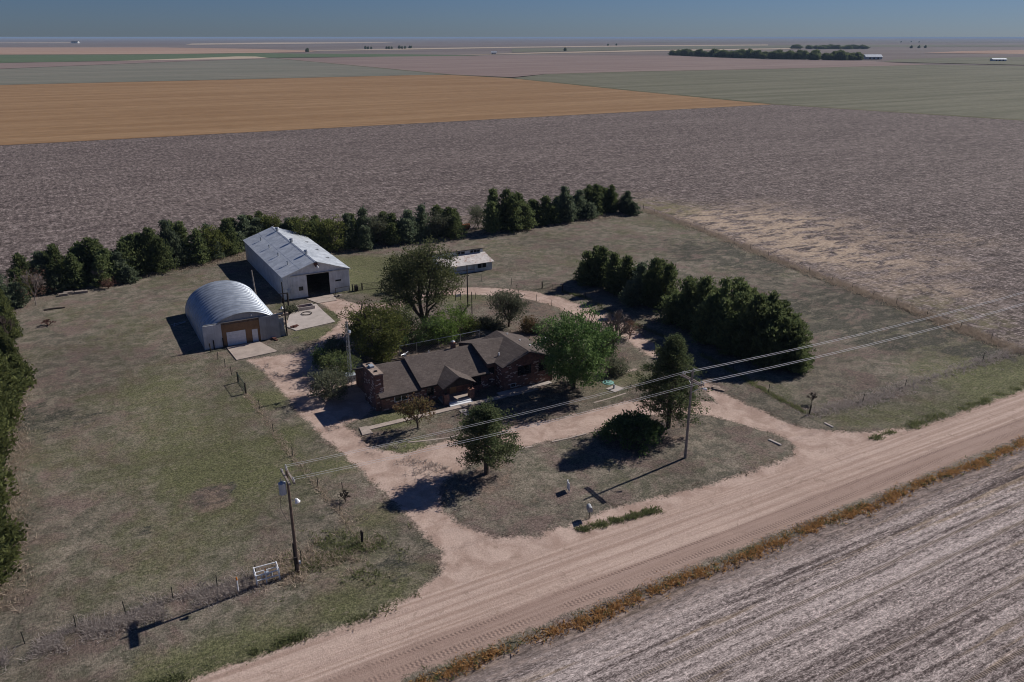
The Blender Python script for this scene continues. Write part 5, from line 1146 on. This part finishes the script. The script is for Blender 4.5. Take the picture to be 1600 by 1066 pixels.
for s_, n in ((0, 12), (1, 6)):
    a, b = BELT2[2 * s_], BELT2[2 * s_ + 1]
    for i in range(n):
        f = (i + .5) / n; sc_ = rg.uniform(1.3, 1.9)
        plant('shelterbelt_tree', 'hazy tree of the farther shelterbelt above the far farm', 'tree', far_m[i % 2], a[0] + (b[0] - a[0]) * f, a[1] + (b[1] - a[1]) * f + rg.uniform(-10, 60), sc_ * 1.3, sc_ * .6, rg.uniform(0, 6), 'hazy trees of the farther shelterbelt')
for k, pp in enumerate(([(1169.05,3313.20),(1183.05,3283.94)], [(1244.01,3271.31),(1262.18,3261.15)], [(1310.83,3299.67),(1331.61,3288.05)], [(1394.00,3391.31),(1405.94,3384.64)], [(763.89,2732.10),(771.13,2728.05)])):
    for i in range(3 if k < 3 else 2):
        f = i / 2.; sc_ = rg.uniform(1., 1.5)
        plant('shelterbelt_tree', 'tiny distant tree left of centre below the horizon', 'tree', far_m[i % 2], pp[0][0] + (pp[1][0] - pp[0][0]) * f, pp[0][1] + (pp[1][1] - pp[0][1]) * f, sc_ * .5, sc_ * .55, 0, 'tiny distant trees left of centre')
for pp in [(2764.31,3857.82),(2846.46,3892.84),(1592.23,2473.28),(6692.14,4916.03),(7194.97,5177.24),(6830.57,4838.66),(3435.83,2398.05),(3371.35,2383.65),(3303.52,2372.28)]:
    plant('shelterbelt_tree', 'tiny distant tree right of centre below the horizon', 'tree', far_m[0], pp[0], pp[1], .6, .7, 0, 'tiny distant trees right of centre')
def far_shed(label, px, L, W, E, K, roof, rz):
    t = thing('farm_shed', label, 'shed', (px[0], px[1], -.2), rz)
    MB().prism([(-W, 0), (W, 0), (W, E), (0, K), (-W, E)], 'x', 0, L).build('wall', M['offwhite'], t)
    for s_ in (-1, 1):
        P = [(-1, s_ * W * 1.05, E), (L + 1, s_ * W * 1.05, E), (L + 1, 0, K + .3), (-1, 0, K + .3)]
        MB().slab(P if s_ < 0 else P[::-1], .25).build('roof', M[roof], t)
    for i in range(3): MB().box(L * (.2 + .25 * i), L * (.3 + .25 * i), -W - .1, -W, .2, E * .75).build('door', M['dark'], t)
far_shed('pale roofed farm shed right of the distant shelterbelt', ((1576.45,1243.07)), 34, 13, 5, 9.5, 'shed_roof', -.6)
far_shed('low dark distant shed alone at far right', ((1681.96,1022.75)), 26, 7, 3.2, 5.2, 'shed_roof', -.6)
far_shed('tiny distant shed with grain bins at far left', ((255.78,7519.09)), 50, 16, 10, 17, 'darkpole', -.5)
far_shed('tiny white distant house right of centre left', ((1130.30,2142.03)), 14, 6, 4, 7, 'shed_roof', -.5)

# ------------------------------------------------------------------ ground cover
rs = np.random.default_rng(123)
def at_z(x, y, z=.1): return np.stack([x, y, np.full(len(x), z)], 1)
# orange brush and green weeds along the near side of the road
n = 3000; x = rs.uniform(2, 135, n); y = 43.9 + rs.normal(0, .38, n) + .25 * np.sin(x * .35); k = vnoise(x, y, .5, 9) + .15 > rs.uniform(.1, .8, n)
stuff_tufts('brush_strip', rs, at_z(x[k], y[k]), .22, 7, .22, 'tumble', None, .05)
n = 260; x = rs.uniform(2, 135, n); y = 43.9 + rs.normal(0, .5, n); stuff_tufts('weed_strip', rs, at_z(x, y), .26, 8, .14, 'weed', None, .05)
# weeds at the lawn edge of the road
n = 700; x = rs.uniform(-8, 20.5, n); y = 53.05 + rs.normal(0, .28, n); k = vnoise(x, y, .9, 10) > .56; stuff_tufts('weed_strip', rs, at_z(x[k], y[k]), .26, 8, .2, 'weed', None, .05)
a, b = [(38.05,54.67),(47.23,53.80)]; f = np.sort(rs.uniform(0, 1, 330)); f = f[(np.sin(f * 31) + rs.normal(0, .6, 330)) > -.1]; nf = len(f); stuff_tufts('weed_strip', rs, at_z(a[0] + (b[0] - a[0]) * f + rs.normal(0, .2, nf), a[1] + (b[1] - a[1]) * f + rs.normal(0, .2, nf)), .24, 9, .2, 'weed', None, .05)
n = 700; x = rs.uniform(79, 124, n); y = 53.2 + rs.normal(0, .35, n); k = vnoise(x, y, .8, 12) > .58; stuff_tufts('weed_strip', rs, at_z(x[k], y[k]), .3, 9, .2, 'weed', None, .05)
# tall dry grass along the bottom-left fence and round the left pole
def along(pts, n, sd, off=0.):
    seg = rs.integers(0, len(pts) - 1, n); f = rs.uniform(0, 1, n); P = np.array(pts)
    return P[seg, 0] + (P[seg + 1, 0] - P[seg, 0]) * f + rs.normal(0, sd, n), P[seg, 1] + (P[seg + 1, 1] - P[seg, 1]) * f + rs.normal(0, sd, n) + off
x, y = along(SOUTH[:7], 2500, .65, -.8); k = vnoise(x, y, .55, 14) > .42; stuff_tufts('tall_dry_grass', rs, at_z(x[k], y[k]), .36, 8, .26, 'greygrass', None, .03)
x, y = along(SOUTH[6:9], 620, 1.2, -.3); k = vnoise(x, y, .5, 17) > .35; x, y = x[k], y[k]; stuff_tufts('tall_dry_grass', rs, at_z(x, y), .42, 9, .2, 'drygrass', None, .035)
x, y = along(SOUTH[7:9], 700, 2.0, -1.2); k = vnoise(x, y, .5, 15) > .45; stuff_tufts('weed_patch', rs, at_z(x[k], y[k]), .34, 9, .22, 'weed', None, .05)
for L, nm, mt, hh, nn, sdv in ((WESTF, 'fence_row_grass', 'drygrass', .24, 420, .22), ([(77.79,61.71),(78.22,69.09),(79.26,76.85),(79.78,83.90)], 'fence_row_grass', 'weed', .3, 420, .25), ([(139.88,175.36),(136.43,146.74),(131.81,121.11),(128.51,101.13),(126.78,85.55),(124.74,72.06),(123.02,60.64)], 'fence_row_grass', 'drygrass', .55, 2200, 1.0), ([(77.79,61.71),(86.78,60.83),(95.97,61.34),(114.28,61.71),(125.17,61.88)], 'fence_row_grass', 'greygrass', .35, 900, .8),
                               ([(-13, 168), (10, 172), (29, 177), (58, 172), (95, 171), (134, 173)], 'windbreak_grass', 'drygrass', .6, 1600, 1.5), ([(-10, 68), (-10.5, 125)], 'windbreak_grass', 'drygrass', .4, 700, .8), ([(78.80,121.43),(80.26,115.86),(79.21,101.12),(79.93,92.64)], 'fence_row_grass', 'weed', .3, 300, .3)):
    x, y = along(L, nn, sdv); stuff_tufts(nm, rs, at_z(x, y), hh, 8, .2, mt, None, .04)
# short turf all over the grass
n = 60000; x = rs.uniform(-12, 122, n); y = rs.uniform(53, 140, n); dd = dirt_sdf(x, y); k = (dd < -.15) & (sdf_poly(FIELD_POLY, x, y) < -.5) & (rs.uniform(0, 1, n) < np.exp(-np.hypot(x, y) / 90) * 1.9)
k &= ~((x > 30) & (x < 55.5) & (y > 86) & (y < 99.5)) & ~((x > 14) & (x < 27) & (y > 115) & (y < 142)) & ~((x > 27) & (x < 37) & (y > 123) & (y < 138))
x, y = x[k], y[k]; gt = np.clip(green_at(x, y) + (vnoise(x, y, .3, 20) - .5) * .8 - .15, 0, 1)
stuff_tufts('short_turf', rs, at_z(x, y, .09), .13, 4, .16, 'turf', gt, .035)
# weeds and dry tufts fraying the drive edges
n = 26000; x = rs.uniform(0, 100, n); y = rs.uniform(52, 140, n); dd = dirt_sdf(x, y); k = (dd > -.9) & (dd < .25) & (vnoise(x, y, .7, 30) > .42) & ~((x > 30) & (x < 55.5) & (y > 84) & (y < 99.5)) & ~((x > 14) & (x < 27) & (y > 115) & (y < 142)); x, y = x[k], y[k]
stuff_tufts('edge_weeds', rs, at_z(x, y, .1), .16, 6, .18, 'turf', np.clip(green_at(x, y) + .1, 0, 1), .035)
# sparse weeds in the drive
x, y = np.array([(29.92,74.25),(28.94,75.63),(30.57,73.06),(28.77,72.46),(31.22,71.89),(28.79,79.18),(27.48,79.92),(21.75,108.19),(21.11,111.25),(25.68,88.56),(26.31,89.23),(23.75,87.64)]).T
stuff_tufts('weed_patch', rs, at_z(np.repeat(x, 16) + rs.normal(0, .7, 16 * len(x)), np.repeat(y, 16) + rs.normal(0, .5, 16 * len(x))), .22, 8, .16, 'greygrass', None, .04)

# ------------------------------------------------------------------ air
hz = NT('haze_air'); pv = hz.n('VolumePrincipled'); pv.inputs['Color'].default_value = (.42, .58, .80, 1); pv.inputs['Density'].default_value = 5e-5; pv.inputs['Anisotropy'].default_value = 0.
hz.t.links.new(pv.outputs[0], hz.out.inputs[1])
o = MB().box(-72000, 72000, -500, 72000, -2, 46).build('haze', hz.m); tag(o, kind='stuff')
